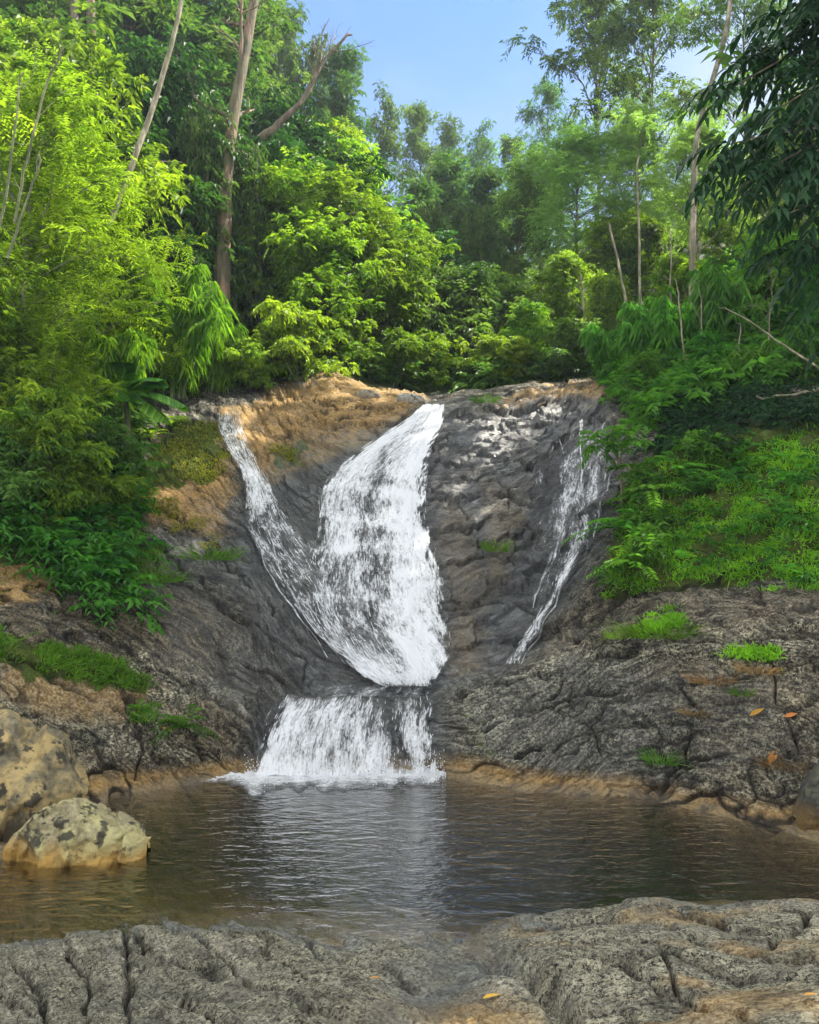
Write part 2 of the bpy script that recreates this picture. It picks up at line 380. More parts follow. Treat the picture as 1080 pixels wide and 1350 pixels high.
def fall_mat():
    m, nt, out = newmat('white_water')
    fl = attr(nt, 'flow').outputs['Vector']; de = attr(nt, 'cover').outputs['Fac']
    def mp(sx, sy, off=0):
        q = nt.nodes.new('ShaderNodeMapping'); q.inputs['Scale'].default_value = (sx, sy, 1); q.inputs['Location'].default_value = (off, off * 2, 0)
        nt.links.new(fl, q.inputs[0]); return q.outputs[0]
    a = noise_n(nt, mp(11, 2.6), 1.0, 5, 0.62, 0.5)
    b = noise_n(nt, mp(38, 9.0, 3), 1.0, 4, 0.62, 0.5)
    c = noise_n(nt, mp(3.2, 1.2, 7), 1.0, 3, 0.5, 0.8)
    d = noise_n(nt, mp(34, 24, 11), 1.0, 4, 0.6, 0.4)
    s = math_(nt, 'ADD', math_(nt, 'MULTIPLY', a, 0.36), math_(nt, 'MULTIPLY', b, 0.36))
    s = math_(nt, 'ADD', s, math_(nt, 'MULTIPLY', c, 0.32)); s = math_(nt, 'ADD', s, math_(nt, 'MULTIPLY', d, 0.16))   # about 0.52 mean
    al = math_(nt, 'ADD', math_(nt, 'SUBTRACT', s, 0.6), math_(nt, 'MULTIPLY', math_(nt, 'SUBTRACT', de, 0.64), 0.42))
    al = rng_(nt, al, -0.12, 0.11, 0, 0.96, True)
    al = math_(nt, 'MULTIPLY', al, rng_(nt, de, 0.0, 0.12))
    h = math_(nt, 'ADD', a, math_(nt, 'MULTIPLY', b, 0.7))
    bp = nd(nt, 'ShaderNodeBump', Strength=0.8, Distance=0.05, Height=h)
    df = nd(nt, 'ShaderNodeBsdfPrincipled', Roughness=0.35); df.inputs['Base Color'].default_value = (0.88, 0.91, 0.95, 1)
    nt.links.new(bp.outputs[0], df.inputs['Normal'])
    tl = nt.nodes.new('ShaderNodeBsdfTranslucent'); tl.inputs['Color'].default_value = (0.88, 0.91, 0.95, 1)
    m1 = nt.nodes.new('ShaderNodeMixShader'); m1.inputs[0].default_value = 0.35
    nt.links.new(df.outputs[0], m1.inputs[1]); nt.links.new(tl.outputs[0], m1.inputs[2])
    # clear film between the strands
    gl = nd(nt, 'ShaderNodeBsdfGlossy', Roughness=0.12, Normal=bp.outputs[0]); tr = nt.nodes.new('ShaderNodeBsdfTransparent')
    fr = nd(nt, 'ShaderNodeFresnel', IOR=1.25, Normal=bp.outputs[0])
    m0 = nt.nodes.new('ShaderNodeMixShader'); nt.links.new(math_(nt, 'MULTIPLY', fr.outputs[0], rng_(nt, de, 0.05, 0.3)), m0.inputs[0])
    nt.links.new(tr.outputs[0], m0.inputs[1]); nt.links.new(gl.outputs[0], m0.inputs[2])
    m2 = nt.nodes.new('ShaderNodeMixShader'); nt.links.new(al, m2.inputs[0])
    nt.links.new(m0.outputs[0], m2.inputs[1]); nt.links.new(m1.outputs[0], m2.inputs[2])
    nt.links.new(m2.outputs[0], out.inputs[0]); return m
M['fall'] = fall_mat()
def foam_mat():
    m, nt, out = newmat('strand_foam')
    p = nd(nt, 'ShaderNodeBsdfPrincipled', Roughness=0.4); p.inputs['Base Color'].default_value = (0.9, 0.93, 0.96, 1)
    tl = nt.nodes.new('ShaderNodeBsdfTranslucent'); tl.inputs['Color'].default_value = (0.9, 0.93, 0.96, 1)
    m1 = nt.nodes.new('ShaderNodeMixShader'); m1.inputs[0].default_value = 0.35
    nt.links.new(p.outputs[0], m1.inputs[1]); nt.links.new(tl.outputs[0], m1.inputs[2]); nt.links.new(m1.outputs[0], out.inputs[0]); return m
M['strand'] = foam_mat()

# ------------------------------------------------------------------ terrain: a lofted surface, profile by profile
def P(px, py, Y): return np.array([(px - CX) / F * Y, Y, CAMZ + (HOR - py) / F * Y])
def keyed(px, keys):
    k = np.array(sorted(keys), float); return np.interp(px, k[:, 0], k[:, 1])
def keyed2(px, keys):
    k = np.array(sorted(keys), float); return np.interp(px, k[:, 0], k[:, 1]), np.interp(px, k[:, 0], k[:, 2])
cols = np.concatenate([np.linspace(-1400, -60, 90, endpoint=False), np.arange(-60, 1140, 1.33), np.linspace(1140, 2500, 90)])
NC = len(cols)
def zy(py, Y): return CAMZ + (HOR - py) / F * Y
rows = []   # (Y, z) arrays, number of rows to the next
def row_py(keys):
    py, Y = keyed2(cols, keys); return Y, zy(py, Y)
rows.append((np.full(NC, 1.2), np.full(NC, 1.5), 6))
Y, z = row_py([(-300, 1350, 4.2), (0, 1350, 4.2), (200, 1350, 4.2), (450, 1350, 4.25), (560, 1350, 4.6), (640, 1350, 4.5), (700, 1350, 4.2), (900, 1350, 4.0), (1080, 1350, 3.9), (1300, 1350, 3.8)])
rows.append((Y, z, 70))
Y, z = row_py([(-300, 1300, 5.1), (0, 1290, 5.4), (150, 1262, 5.65), (300, 1264, 5.7), (420, 1272, 5.6), (500, 1275, 5.6), (560, 1272, 5.6), (620, 1270, 5.6), (660, 1258, 5.6), (760, 1240, 5.75), (870, 1210, 6.25), (940, 1212, 6.2), (1080, 1222, 5.9), (1300, 1240, 5.6)])
rows.append((Y, z, 80))
near_keys = [(-300, 1290), (0, 1255), (60, 1246), (120, 1226), (170, 1220), (250, 1226), (340, 1230), (400, 1240), (450, 1232), (520, 1224), (570, 1230), (610, 1240), (650, 1222), (760, 1208), (800, 1200), (840, 1184), (870, 1174), (940, 1178), (1080, 1190), (1300, 1205)]
npy = keyed(cols, near_keys); Yn = CAMZ * F / (npy - HOR)
rows.append((Yn, np.zeros(NC), 25))
far_keys = [(-300, 1150), (-60, 1130), (0, 1118), (40, 1100), (90, 1075), (150, 1048), (220, 1036), (300, 1027), (340, 1023), (460, 1022), (585, 1022), (610, 1028), (680, 1041), (760, 1047), (840, 1052), (900, 1066), (1000, 1092), (1080, 1112), (1300, 1170)]
fpy = keyed(cols, far_keys); Yf = CAMZ * F / (fpy - HOR)
sh = keyed(cols, [(-300, 0.12), (0, 0.2), (200, 0.35), (400, 0.8), (600, 1.0), (1080, 1.0)])
rows.append((Yn + 0.22 * (Yf - Yn), -0.3 * sh - 0.04, 25))
rows.append((Yn + 0.6 * (Yf - Yn), -0.8 * sh - 0.05, 25))
rows.append((Yf - 0.3, -0.45 * sh - 0.03, 25))
rows.append((Yf, np.zeros(NC), 70))
Y, z = row_py([(-300, 1000, 7.9), (0, 1055, 9.2), (60, 1035, 9.6), (130, 1015, 10.3), (200, 985, 10.6), (260, 965, 10.9), (310, 955, 11.1), (340, 938, 11.5), (460, 927, 11.55), (570, 925, 11.55), (590, 935, 11.4), (620, 955, 11.1), (700, 965, 10.8), (800, 965, 10.6), (900, 975, 10.1), (1000, 1005, 9.5), (1080, 1030, 9.1), (1300, 1080, 8.3)])
rows.append((Y, z, 50))
Y, z = row_py([(-300, 870, 8.8), (0, 925, 9.9), (130, 930, 11), (200, 918, 11.5), (300, 905, 12), (340, 908, 12.2), (460, 908, 12.35), (570, 908, 12.35), (600, 902, 12.05), (650, 887, 11.8), (700, 872, 11.6), (760, 855, 11.4), (830, 835, 11.2), (900, 826, 11), (1000, 815, 10.5), (1080, 815, 10.2), (1300, 800, 9.6)])
rows.append((Y, z, 55))
Y, z = row_py([(-300, 790, 9.6), (0, 830, 10.8), (130, 820, 12), (200, 810, 12.6), (300, 815, 13), (340, 825, 13), (460, 840, 13), (570, 845, 12.9), (600, 872, 12.7), (700, 850, 12.8), (760, 830, 12.6), (830, 802, 12.2), (900, 782, 12), (1000, 772, 11.4), (1080, 777, 11), (1300, 760, 10.3)])
rows.append((Y, z, 110))
Y, z = row_py([(-300, 720, 10.5), (0, 740, 12), (130, 730, 13.3), (200, 720, 14), (300, 708, 14.7), (340, 700, 14.8), (400, 690, 14.7), (460, 695, 14.5), (570, 700, 14.6), (700, 700, 14.8), (760, 695, 14.6), (830, 690, 13.8), (900, 680, 13.3), (1000, 675, 12.6), (1080, 670, 12.2), (1300, 660, 11.5)])
rows.append((Y, z, 85))
Y, z = row_py([(-300, 650, 11.5), (0, 660, 13.3), (130, 640, 14.6), (200, 625, 15.4), (300, 615, 15.8), (340, 620, 16), (400, 615, 16), (460, 592, 16.1), (520, 575, 16.3), (570, 560, 16.6), (600, 558, 16.7), (640, 560, 16.6), (700, 572, 16.4), (760, 585, 16.2), (800, 598, 15.6), (830, 610, 14.8), (900, 592, 14.4), (1000, 578, 13.8), (1080, 568, 13.4), (1300, 550, 12.8)])
rows.append((Y, z, 55))
Y, z = row_py([(-300, 600, 12.5), (0, 610, 14.4), (130, 590, 15.8), (200, 562, 17), (300, 545, 17.6), (340, 550, 17.8), (400, 545, 18), (460, 537, 18), (520, 530, 18), (560, 538, 17.7), (580, 538, 17.7), (600, 530, 18), (640, 527, 18.2), (700, 520, 18.5), (760, 516, 18.5), (800, 530, 17.5), (830, 572, 15.8), (900, 545, 15.4), (1000, 535, 14.8), (1080, 525, 14.4), (1300, 480, 13.8)])
rows.append((Y, z, 45))
Y, z = row_py([(-300, 560, 14), (0, 570, 16), (130, 545, 17.5), (200, 525, 19), (300, 512, 20), (380, 500, 20.3), (435, 490, 20.5), (480, 512, 20.4), (520, 522, 20), (560, 532, 20), (600, 524, 20.5), (700, 512, 21), (760, 506, 21), (800, 510, 19.5), (830, 545, 17.5), (1000, 480, 17), (1080, 470, 16.5), (1300, 430, 16)])
rows.append((Y, z, 25))
for Yh, k, n in ((26, [(-1400, 12), (0, 9.3), (300, 8.6), (450, 8.2), (560, 7.3), (700, 7.6), (800, 8.3), (1080, 11.5), (2500, 15)], 25),
              (36, [(-1400, 20), (0, 15.5), (300, 14), (450, 12.5), (600, 10.2), (760, 11.5), (1080, 18), (2500, 24)], 25),
              (55, [(-1400, 34), (0, 27), (300, 25), (450, 22), (600, 17.5), (700, 18.5), (1080, 29), (2500, 36)], 20),
              (90, [(-1400, 50), (0, 42), (450, 37), (600, 29), (760, 31), (1080, 43), (2500, 52)], 12)):
    rows.append((np.full(NC, float(Yh)), keyed(cols, k), n))
Ys, Zs, cum = [], [], [0]
for i in range(len(rows) - 1):
    n = rows[i][2]; t = np.arange(n)[:, None] / n
    Ys.append(rows[i][0] * (1 - t) + rows[i + 1][0] * t); Zs.append(rows[i][1] * (1 - t) + rows[i + 1][1] * t); cum.append(cum[-1] + n)
Ys.append(rows[-1][0][None]); Zs.append(rows[-1][1][None])
BY = np.concatenate(Ys); BZ = np.concatenate(Zs); NR = len(BY)
infr = (cols > -60) & (cols < 1140)
cs = 9
BY = gsm(gsm(BY, 5, 0), cs, 1); BZ = gsm(gsm(BZ, 5, 0), cs, 1)
BX = (cols[None] - CX) / F * BY
POOL_MID = cum[5]           # row in the middle of the pool
HILL = cum[-5] + 6          # row where soil and forest start
def normals(X, Y, Z):
    du = np.stack([np.gradient(a, axis=1) for a in (X, Y, Z)], -1); dv = np.stack([np.gradient(a, axis=0) for a in (X, Y, Z)], -1)
    n = np.cross(du, dv); return n / (np.linalg.norm(n, axis=-1)[..., None] + 1e-12)
NRM = normals(BX, BY, BZ)
PX = np.broadcast_to(cols[None], BY.shape)
PY = HOR - (BZ - CAMZ) / BY * F
# grain of the rock: tilts down to the right on the left bank, down to the left on the right bank
ang = np.radians(keyed(cols, [(-300, -30), (150, -34), (330, -30), (430, -8), (560, 4), (700, 10), (800, 22), (950, 17), (1100, 12)]))[None]
fore = np.arange(NR)[:, None] < POOL_MID
ang = np.where(fore, np.radians(keyed(cols, [(0, -58), (300, -42), (560, -30), (640, -22), (1080, -12)]))[None], ang)
ga = BX * np.cos(ang) + np.where(fore, BY, BZ) * np.sin(ang)
gb = -BX * np.sin(ang) + np.where(fore, BY, BZ) * np.cos(ang)
gc = np.where(fore, BZ, BY) + 0 * ga
w1 = fbm(BX * 0.55, BY * 0.55, BZ * 0.55, 3)
strata_v = np.stack([ga * 0.8 + w1 * 0.5, gb * 5.5 + w1 * 1.2, gc * 0.9], -1)
wallm = sstep(880, 840, PY) * sstep(480, 560, PX) * sstep(840, 780, PX) * (~fore)
D = 0.10 * fbm(BX * 0.7, BY * 0.7, BZ * 0.7, 2)
fallm = sstep(-25, 20, polydist(PX, PY, [(555, 530), (590, 530), (570, 660), (600, 840), (590, 915), (590, 1025), (325, 1025), (360, 925), (470, 905), (400, 830), (285, 600), (285, 545), (320, 545), (350, 640), (420, 640), (470, 590)])) * (~fore)
wx_ = 0.28 * fbm(BX * 1.6, BY * 1.6, BZ * 1.6, 3); wy_ = 0.28 * fbm(BX * 1.6 + 9, BY * 1.6, BZ * 1.6, 3)
k1 = np.where(fore, 0.35, 0.28)
h1, e1, v1 = cells(ga * k1 + wx_ * 0.5, gb * 2.3 + wy_ * 1.0, gc * 0.5 + wx_, 3)
h2, e2, v2 = cells(ga * 0.8 + wx_, gb * 6.5 + wy_ * 2.0, gc * 0.9 + wy_, 17)
h3, e3, v3 = cells(ga * 2.6 + wx_ * 2, gb * 17 + wy_ * 4, gc * 2.5 + wy_, 41)
side = np.clip(1 - wallm, 0, 1)
amp = np.where(fore, 0.4, 1.0) * (1 - 0.7 * fallm)
D = D + amp * (h1 * (0.07 + 0.02 * wallm) + h2 * 0.024 + h3 * 0.008)
# bedding steps
sb = gb * 1.9 + 0.7 * fbm(ga * 0.5, gb * 0.6, gc * 0.5, 4) + 0.25 * v1
saw = sb - np.floor(sb); saw = np.where(saw < 0.88, saw / 0.88, (1 - saw) / 0.12)
rbank = sstep(560, 640, PX) * (1 - wallm) * (~fore)
D = D + (0.05 + 0.05 * wallm - 0.02 * rbank) * amp * (saw - 0.5)
sb2 = gb * 7.5 + 0.9 * fbm(ga * 0.9, gb * 1.0, gc * 0.9, 4) + 0.4 * v2; s2 = sb2 - np.floor(sb2); s2 = np.where(s2 < 0.85, s2 / 0.85, (1 - s2) / 0.15)
D = D + (0.018 + 0.008 * wallm) * amp * (s2 - 0.5)
D = D + 0.006 * fbm(BX * 5, BY * 5, BZ * 5, 3) + 0.006 * ridge(ga * 3, gb * 16, gc * 3, 2)
cellv = np.clip(0.5 + 0.22 * v1 + 0.22 * v2 + 0.18 * v3, 0, 1)
# cracks
def crackf(fa, fb, warp, seed, wd):
    q = noise(ga * fa + warp * noise(ga * 1.3 + seed, gb * 1.3, gc) + seed, gb * fb + warp * noise(ga * 1.7, gb * 1.7 + seed, gc), gc * 0.6 + seed)
    return np.exp(-(q / wd) ** 2)
crack = np.maximum.reduce([np.exp(-(e1 / 0.035) ** 2) * sstep(-0.25, 0.15, noise(BX * 0.9, BY * 0.9, BZ * 0.9 + 3.3)),
                           0.9 * np.exp(-(e2 / 0.05) ** 2) * sstep(-0.1, 0.3, noise(BX * 1.3 + 5, BY * 1.3, BZ * 1.3 + 7.1)),
                           0.6 * np.exp(-(e3 / 0.09) ** 2) * sstep(0.0, 0.4, noise(BX * 2.1 + 5, BY * 2.1, BZ * 2.1 + 1.1))]) * np.where(fore, 0.3, 1.0)
def linedist(pts, wx=0, wy=0):
    d = np.full(PX.shape, 1e9)
    for a, b in zip(pts[:-1], pts[1:]):
        a = np.array(a, float); ab = np.array(b, float) - a
        t = np.clip(((PX + wx - a[0]) * ab[0] + (PY + wy - a[1]) * ab[1]) / (ab @ ab), 0, 1)
        d = np.minimum(d, np.hypot(PX + wx - a[0] - t * ab[0], PY + wy - a[1] - t * ab[1]))
    return d
fcrack = np.zeros(PX.shape)
cwx = 9 * fbm(BX * 3, BY * 3, 4.4, 3); cwy = 9 * fbm(BX * 3 + 7, BY * 3, 1.4, 3)
for pts, wd in [([(162, 1215), (172, 1270), (168, 1360)], 5), ([(165, 1222), (210, 1262), (300, 1285), (350, 1310), (420, 1335), (490, 1360)], 5),
            ([(190, 1220), (260, 1240), (330, 1290), (390, 1325)], 4), ([(20, 1275), (60, 1310), (70, 1360)], 5), ([(390, 1235), (420, 1260), (500, 1265), (545, 1290)], 4),
            ([(230, 1300), (270, 1330), (330, 1360)], 3), ([(340, 1240), (400, 1290), (470, 1310)], 3), ([(90, 1260), (120, 1300), (110, 1360)], 3), ([(0, 1310), (40, 1320), (66, 1340)], 3),
            ([(650, 1240), (720, 1250), (800, 1240), (900, 1270), (1000, 1290), (1090, 1300)], 4), ([(700, 1225), (790, 1215), (880, 1225), (980, 1265), (1090, 1280)], 4),
            ([(860, 1250), (900, 1300), (920, 1312)], 3), ([(760, 1262), (860, 1290), (960, 1330), (1010, 1360)], 4), ([(1008, 1255), (1050, 1218), (1090, 1200)], 4), ([(780, 1200), (900, 1200), (1000, 1225), (1090, 1240)], 3), ([(720, 1300), (820, 1320), (900, 1360)], 3)]:
    fcrack = np.maximum(fcrack, np.exp(-(linedist(pts, cwx, cwy) / (wd * 0.8)) ** 2) * fore * (0.6 + 0.4 * sstep(-0.3, 0.2, noise(BX * 4, BY * 4, 9.1))))
for pts, wd in [([(580, 572), (650, 562), (730, 585), (810, 580)], 3), ([(575, 612), (640, 602), (700, 616), (722, 640)], 3), ([(565, 662), (640, 650), (700, 666), (765, 652)], 3), ([(600, 702), (680, 690), (745, 706)], 3),
            ([(590, 746), (660, 734), (722, 750)], 3), ([(596, 800), (660, 790), (705, 802)], 3), ([(610, 548), (700, 540), (795, 552)], 3), ([(640, 625), (668, 650), (672, 690)], 1.5), ([(596, 636), (612, 690)], 1.5), ([(590, 850), (650, 838), (690, 850)], 3),
            ([(300, 560), (370, 575), (450, 560), (520, 540)], 2), ([(380, 520), (460, 530), (540, 535)], 2),
            ([(195, 715), (300, 800), (430, 892)], 2.5), ([(150, 790), (260, 850), (390, 905)], 3), ([(230, 670), (310, 750), (360, 810)], 2), ([(60, 795), (180, 860), (310, 935)], 3), ([(30, 880), (130, 925), (210, 985)], 3), ([(170, 930), (190, 990), (180, 1030)], 2.5), ([(250, 960), (270, 1000)], 3),
            ([(600, 915), (720, 892), (850, 852), (1000, 838), (1090, 838)], 3), ([(640, 960), (760, 920), (900, 900), (1090, 882)], 3), ([(680, 1002), (800, 962), (950, 952), (1090, 930)], 3), ([(850, 1040), (930, 1002), (1090, 985)], 3.5), ([(740, 860), (850, 818), (980, 800), (1090, 800)], 3), ([(880, 880), (920, 940), (900, 1010)], 2.5), ([(720, 930), (780, 960), (800, 1000)], 2), ([(1000, 850), (1030, 930), (1060, 990)], 2.5)]:
    fcrack = np.maximum(fcrack, 0.9 * np.exp(-(linedist(pts, cwx * 0.9, cwy * 0.9) / (wd * 0.75)) ** 2) * (~fore) * sstep(-0.45, 0.0, noise(BX * 2.2, BY * 2.2, 9.1)))
crack = np.maximum(crack, fcrack)
D = D - 0.035 * crack - 0.07 * fcrack
# keep the shores and the cascade lip calm
calm = np.exp(-((np.arange(NR)[:, None] - cum[7]) / 9.0) ** 2) * 0.5
D = D * (1 - calm)
# gully in the foreground rock and hollow under its right lip
gpath = [(628, 1248), (600, 1275), (560, 1310), (545, 1350), (540, 1400)]
gd = linedist(gpath); gul = np.exp(-(gd / 45) ** 2) * fore
D = D - 0.02 * gul
hol = np.exp(-(linedist([(650, 1262), (680, 1268), (720, 1288), (745, 1315)]) / 14) ** 2) * fore
D = D - 0.2 * hol
bankm = sstep(-10, 25, polydist(PX, PY, [(795, 795), (815, 700), (835, 630), (900, 595), (1140, 545), (1450, 470), (1450, 790), (1000, 775), (950, 765), (870, 785)])) * (~fore)
D = D * (1 - 0.6 * bankm) + bankm * (0.36 * fbm(BX * 1.3, BY * 1.3, BZ * 1.3, 3) + 0.1)
D = np.where(np.arange(NR)[:, None] > HILL + 10, 0.3 * w1, D)
D = D * np.where(np.arange(NR)[:, None] < cum[1], 0.4, 1)
TX, TY, TZ = [b + D * NRM[..., k] for k, b in enumerate((BX, BY, BZ))]
TPX = CX + TX / TY * F; TPY = HOR - (TZ - CAMZ) / TY * F
NRM2 = normals(gsm(gsm(TX, 3, 0), 3, 1), gsm(gsm(TY, 3, 0), 3, 1), gsm(gsm(TZ, 3, 0), 3, 1))
# attribute masks, edges broken with noise (photo pixels are only used to trace outlines onto the rock)
wob = 14 * fbm(BX * 1.2, BY * 1.2, BZ * 1.2, 3) + 7 * fbm(BX * 5, BY * 5, BZ * 5, 2)
def mask(poly, soft=10):
    return sstep(-soft, soft, polydist(TPX, TPY, poly) + wob) * (~fore)
wet = np.maximum(mask([(320, 640), (380, 590), (560, 540), (790, 520), (830, 600), (800, 700), (760, 800), (690, 880), (590, 920), (590, 1022), (320, 1022), (330, 940), (380, 900), (300, 780)], 25) * 0.95, 0)
wet = np.maximum(wet, 0.55 * mask([(160, 740), (330, 640), (420, 800), (470, 900), (330, 960), (220, 880)], 30))
wet = np.maximum(wet, 0.35 * mask([(600, 900), (760, 860), (1000, 900), (1060, 1000), (900, 1040), (640, 1020)], 20))
wet = np.maximum(wet, gul * 0.9); wet = np.maximum(wet, sstep(0.14, 0.02, TZ) * 0.9)
warm = 0.75 * mask([(290, 545), (330, 540), (430, 485), (560, 515), (545, 550), (460, 590), (400, 620), (350, 640), (310, 580)], 10)
warm = np.maximum(warm, 0.8 * mask([(195, 620), (215, 575), (285, 560), (310, 640), (290, 700), (200, 690), (170, 650)], 12))
warm = np.maximum(warm, 0.75 * mask([(-60, 730), (40, 735), (70, 775), (0, 800), (-60, 800)], 10))
warm = np.maximum(warm, 0.85 * mask([(640, 530), (700, 512), (790, 505), (800, 520), (720, 526), (650, 540)], 6))
warm = np.maximum(warm, 0.45 * mask([(0, 860), (80, 880), (190, 910), (190, 950), (120, 950), (0, 920)], 15))
warm = np.maximum(warm, 0.95 * np.where(fore, sstep(0.05, -0.05, TZ - 0.05 * w1), sstep(0.26, 0.05, TZ - 0.06 * w1)) * sstep(-0.9, -0.1, TZ) * sstep(0.0, 0.5, 0.75 + 0.6 * w1))
warm = np.maximum(warm, 0.27 * mask([(584, 640), (605, 640), (640, 760), (632, 890), (590, 890), (600, 800)], 14))
warm = np.maximum(warm, 0.3 * mask([(636, 640), (695, 640), (700, 680), (660, 760), (640, 740)], 12))
warm = np.maximum(warm, 0.75 * fore * sstep(1290, 1330, PY) * np.exp(-((PX - 620) / 95) ** 2))
warm = np.maximum(warm, 0.6 * np.exp(-(gd / 26) ** 2) * fore * sstep(-0.2, 0.4, w1 + 0.2))
warm = np.maximum(warm, 0.5 * fore * sstep(0.1, 0.5, fbm(ga * 0.8 + 20, gb * 2.0, gc, 3)) * sstep(560, 760, PX))
pale = 0.35 + 0.6 * fore + 0 * PX
pale = np.maximum(pale, 0.6 * mask([(600, 900), (760, 860), (1140, 840), (1140, 1100), (900, 1060), (640, 1020)], 25))
pale = np.maximum(pale, 0.9 * mask([(600, 905), (700, 870), (840, 835), (1080, 815), (1080, 860), (900, 880), (700, 930), (660, 1000), (620, 1000)], 20))
pale = np.maximum(pale, 0.85 * mask([(130, 880), (200, 850), (260, 870), (340, 925), (250, 930), (180, 915)], 14))
pale = np.maximum(pale, 0.7 * mask([(-60, 850), (90, 880), (200, 920), (280, 960), (240, 1010), (120, 1020), (-60, 1000)], 20))
pale = np.maximum(pale, 0.9 * mask([(640, 650), (690, 640), (700, 670), (665, 690), (640, 680)], 8))
pale = pale * (1 - 0.45 * np.clip(wet, 0, 1) * (~fore))
brown = 1.0 * mask([(-100, 700), (160, 720), (330, 800), (300, 900), (330, 960), (300, 1030), (-100, 1100)], 30)
brown = np.maximum(brown, 0.7 * mask([(760, 760), (850, 780), (1100, 760), (1140, 830), (830, 840), (700, 875), (660, 880)], 20))
brown = np.maximum(brown, 0.8 * mask([(830, 870), (1140, 840), (1140, 1120), (900, 1050)], 20))
brown = np.maximum(brown, 0.5 * mask([(570, 720), (660, 700), (700, 640), (690, 600), (720, 600), (700, 700), (640, 800), (630, 890), (585, 880)], 15))
moss = 0.8 * mask([(190, 600), (230, 555), (280, 550), (300, 600), (285, 640), (200, 640)], 8)
moss = np.maximum(moss, 0.8 * mask([(-60, 810), (40, 840), (130, 862), (195, 895), (190, 915), (110, 900), (-60, 870)], 8))
moss = np.maximum(moss, mask([(790, 790), (815, 690), (830, 610), (900, 575), (1140, 540), (1450, 465), (1450, 790), (950, 770), (860, 775)], 10))
moss = np.maximum(moss, mask([(-100, 560), (180, 560), (200, 640), (180, 700), (230, 740), (210, 770), (100, 745), (-100, 740)], 10))
moss = np.maximum(moss, 0.6 * mask([(355, 590), (400, 585), (405, 615), (360, 620)], 6))
moss = np.maximum(moss, 0.45 * mask([(600, 930), (640, 950), (660, 1000), (620, 1000)], 8))
moss = np.where(np.arange(NR)[:, None] > HILL - 4, np.maximum(moss, sstep(850, 800, PX) * 0.0 + (np.abs(PX - 560) > 60) * 0.6), moss)
def terrain(name, r0, r1, mat):
    sl = slice(r0, r1)
    n = r1 - r0; v = np.stack([TX[sl], TY[sl], TZ[sl]], -1).reshape(-1, 3)
    i = np.arange(n - 1)[:, None] * NC; j = np.arange(NC - 1)[None]
    f = np.stack([i + j, i + j + 1, i + NC + j + 1, i + NC + j], -1).reshape(-1, 4)
    at = {k: a[sl].ravel() for k, a in (('wet', wet), ('warm', warm), ('pale', pale), ('moss', moss), ('crack', crack), ('brown', brown), ('block', cellv), ('fore', fore + 0 * PX))}
    at['strata'] = strata_v[sl].reshape(-1, 3)
    return tag(mesh_obj(name, v, f, mat, None, at), kind='structure')
terrain('foreground_rock', 0, POOL_MID + 1, M['rock'])
terrain('rock_face', POOL_MID, HILL + 2, M['rock'])
terrain('hillside', HILL, NR, M['soil'])

def col_of(px): return int(np.clip(np.searchsorted(cols, px), 0, NC - 1))
SMX, SMY, SMZ = [gsm(gsm(a[:HILL + 8], 2.0, 0), 2.0, 1) for a in (TX, TY, TZ)]
SPY = HOR - (SMZ - CAMZ) / SMY * F
def hit(px, py, rmin=None):
    """point of the rock that the photo shows at (px, py), and its normal"""
    j = col_of(px); r0 = cum[7] - 6 if py < 1115 and rmin is None else (cum[1] - 5 if rmin is None else rmin)
    c = SPY[r0:, j]; k = np.argmax(c <= py)
    if c[k] > py: k = len(c) - 1
    i = r0 + k
    if k > 0:
        a, b = SPY[i - 1, j], SPY[i, j]; t = float(np.clip((a - py) / (a - b + 1e-9), 0, 1))
    else: t = 1.0; 
    q = lambda A: A[i - 1, j] * (1 - t) + A[i, j] * t
    return np.array([q(SMX), q(SMY), q(SMZ)]), NRM2[i, j]
def ground(px, Y):
    j = col_of(px); yy = TY[cum[7]:, j]; zz = TZ[cum[7]:, j]; o = np.argsort(yy)
    return np.array([(px - CX) / F * Y, Y, np.interp(Y, yy[o], zz[o])])

# ------------------------------------------------------------------ pool water
def make_pool():
    jj = np.arange(0, NC, 3); n = 60
    y0, y1 = Yn - 0.9, Yf + 0.5
    t = np.linspace(0, 1, n)[:, None]
    Y = y0[jj] * (1 - t) + y1[jj] * t; X = (cols[jj] - CX) / F * Y
    m = len(jj)
    top = np.stack([X, Y, 0 * X], -1).reshape(-1, 3); bot = top.copy(); bot[:, 2] = -1.6
    i = np.arange(n - 1)[:, None] * m; j = np.arange(m - 1)[None]
    f = np.stack([i + j, i + j + 1, i + m + j + 1, i + m + j], -1).reshape(-1, 4)
    N = n * m
    ring = np.concatenate([np.arange(m), np.arange(1, n) * m + m - 1, (n - 1) * m + np.arange(m - 2, -1, -1), np.arange(n - 2, 0, -1) * m])
    r2 = np.roll(ring, -1)
    side = np.stack([r2, ring, ring + N, r2 + N], -1)
    o = mesh_obj('pool_water', np.concatenate([top, bot]), np.concatenate([f, f[:, ::-1] + N, side]), M['pool'], smooth=False)
    return tag(o, kind='structure')
make_pool()

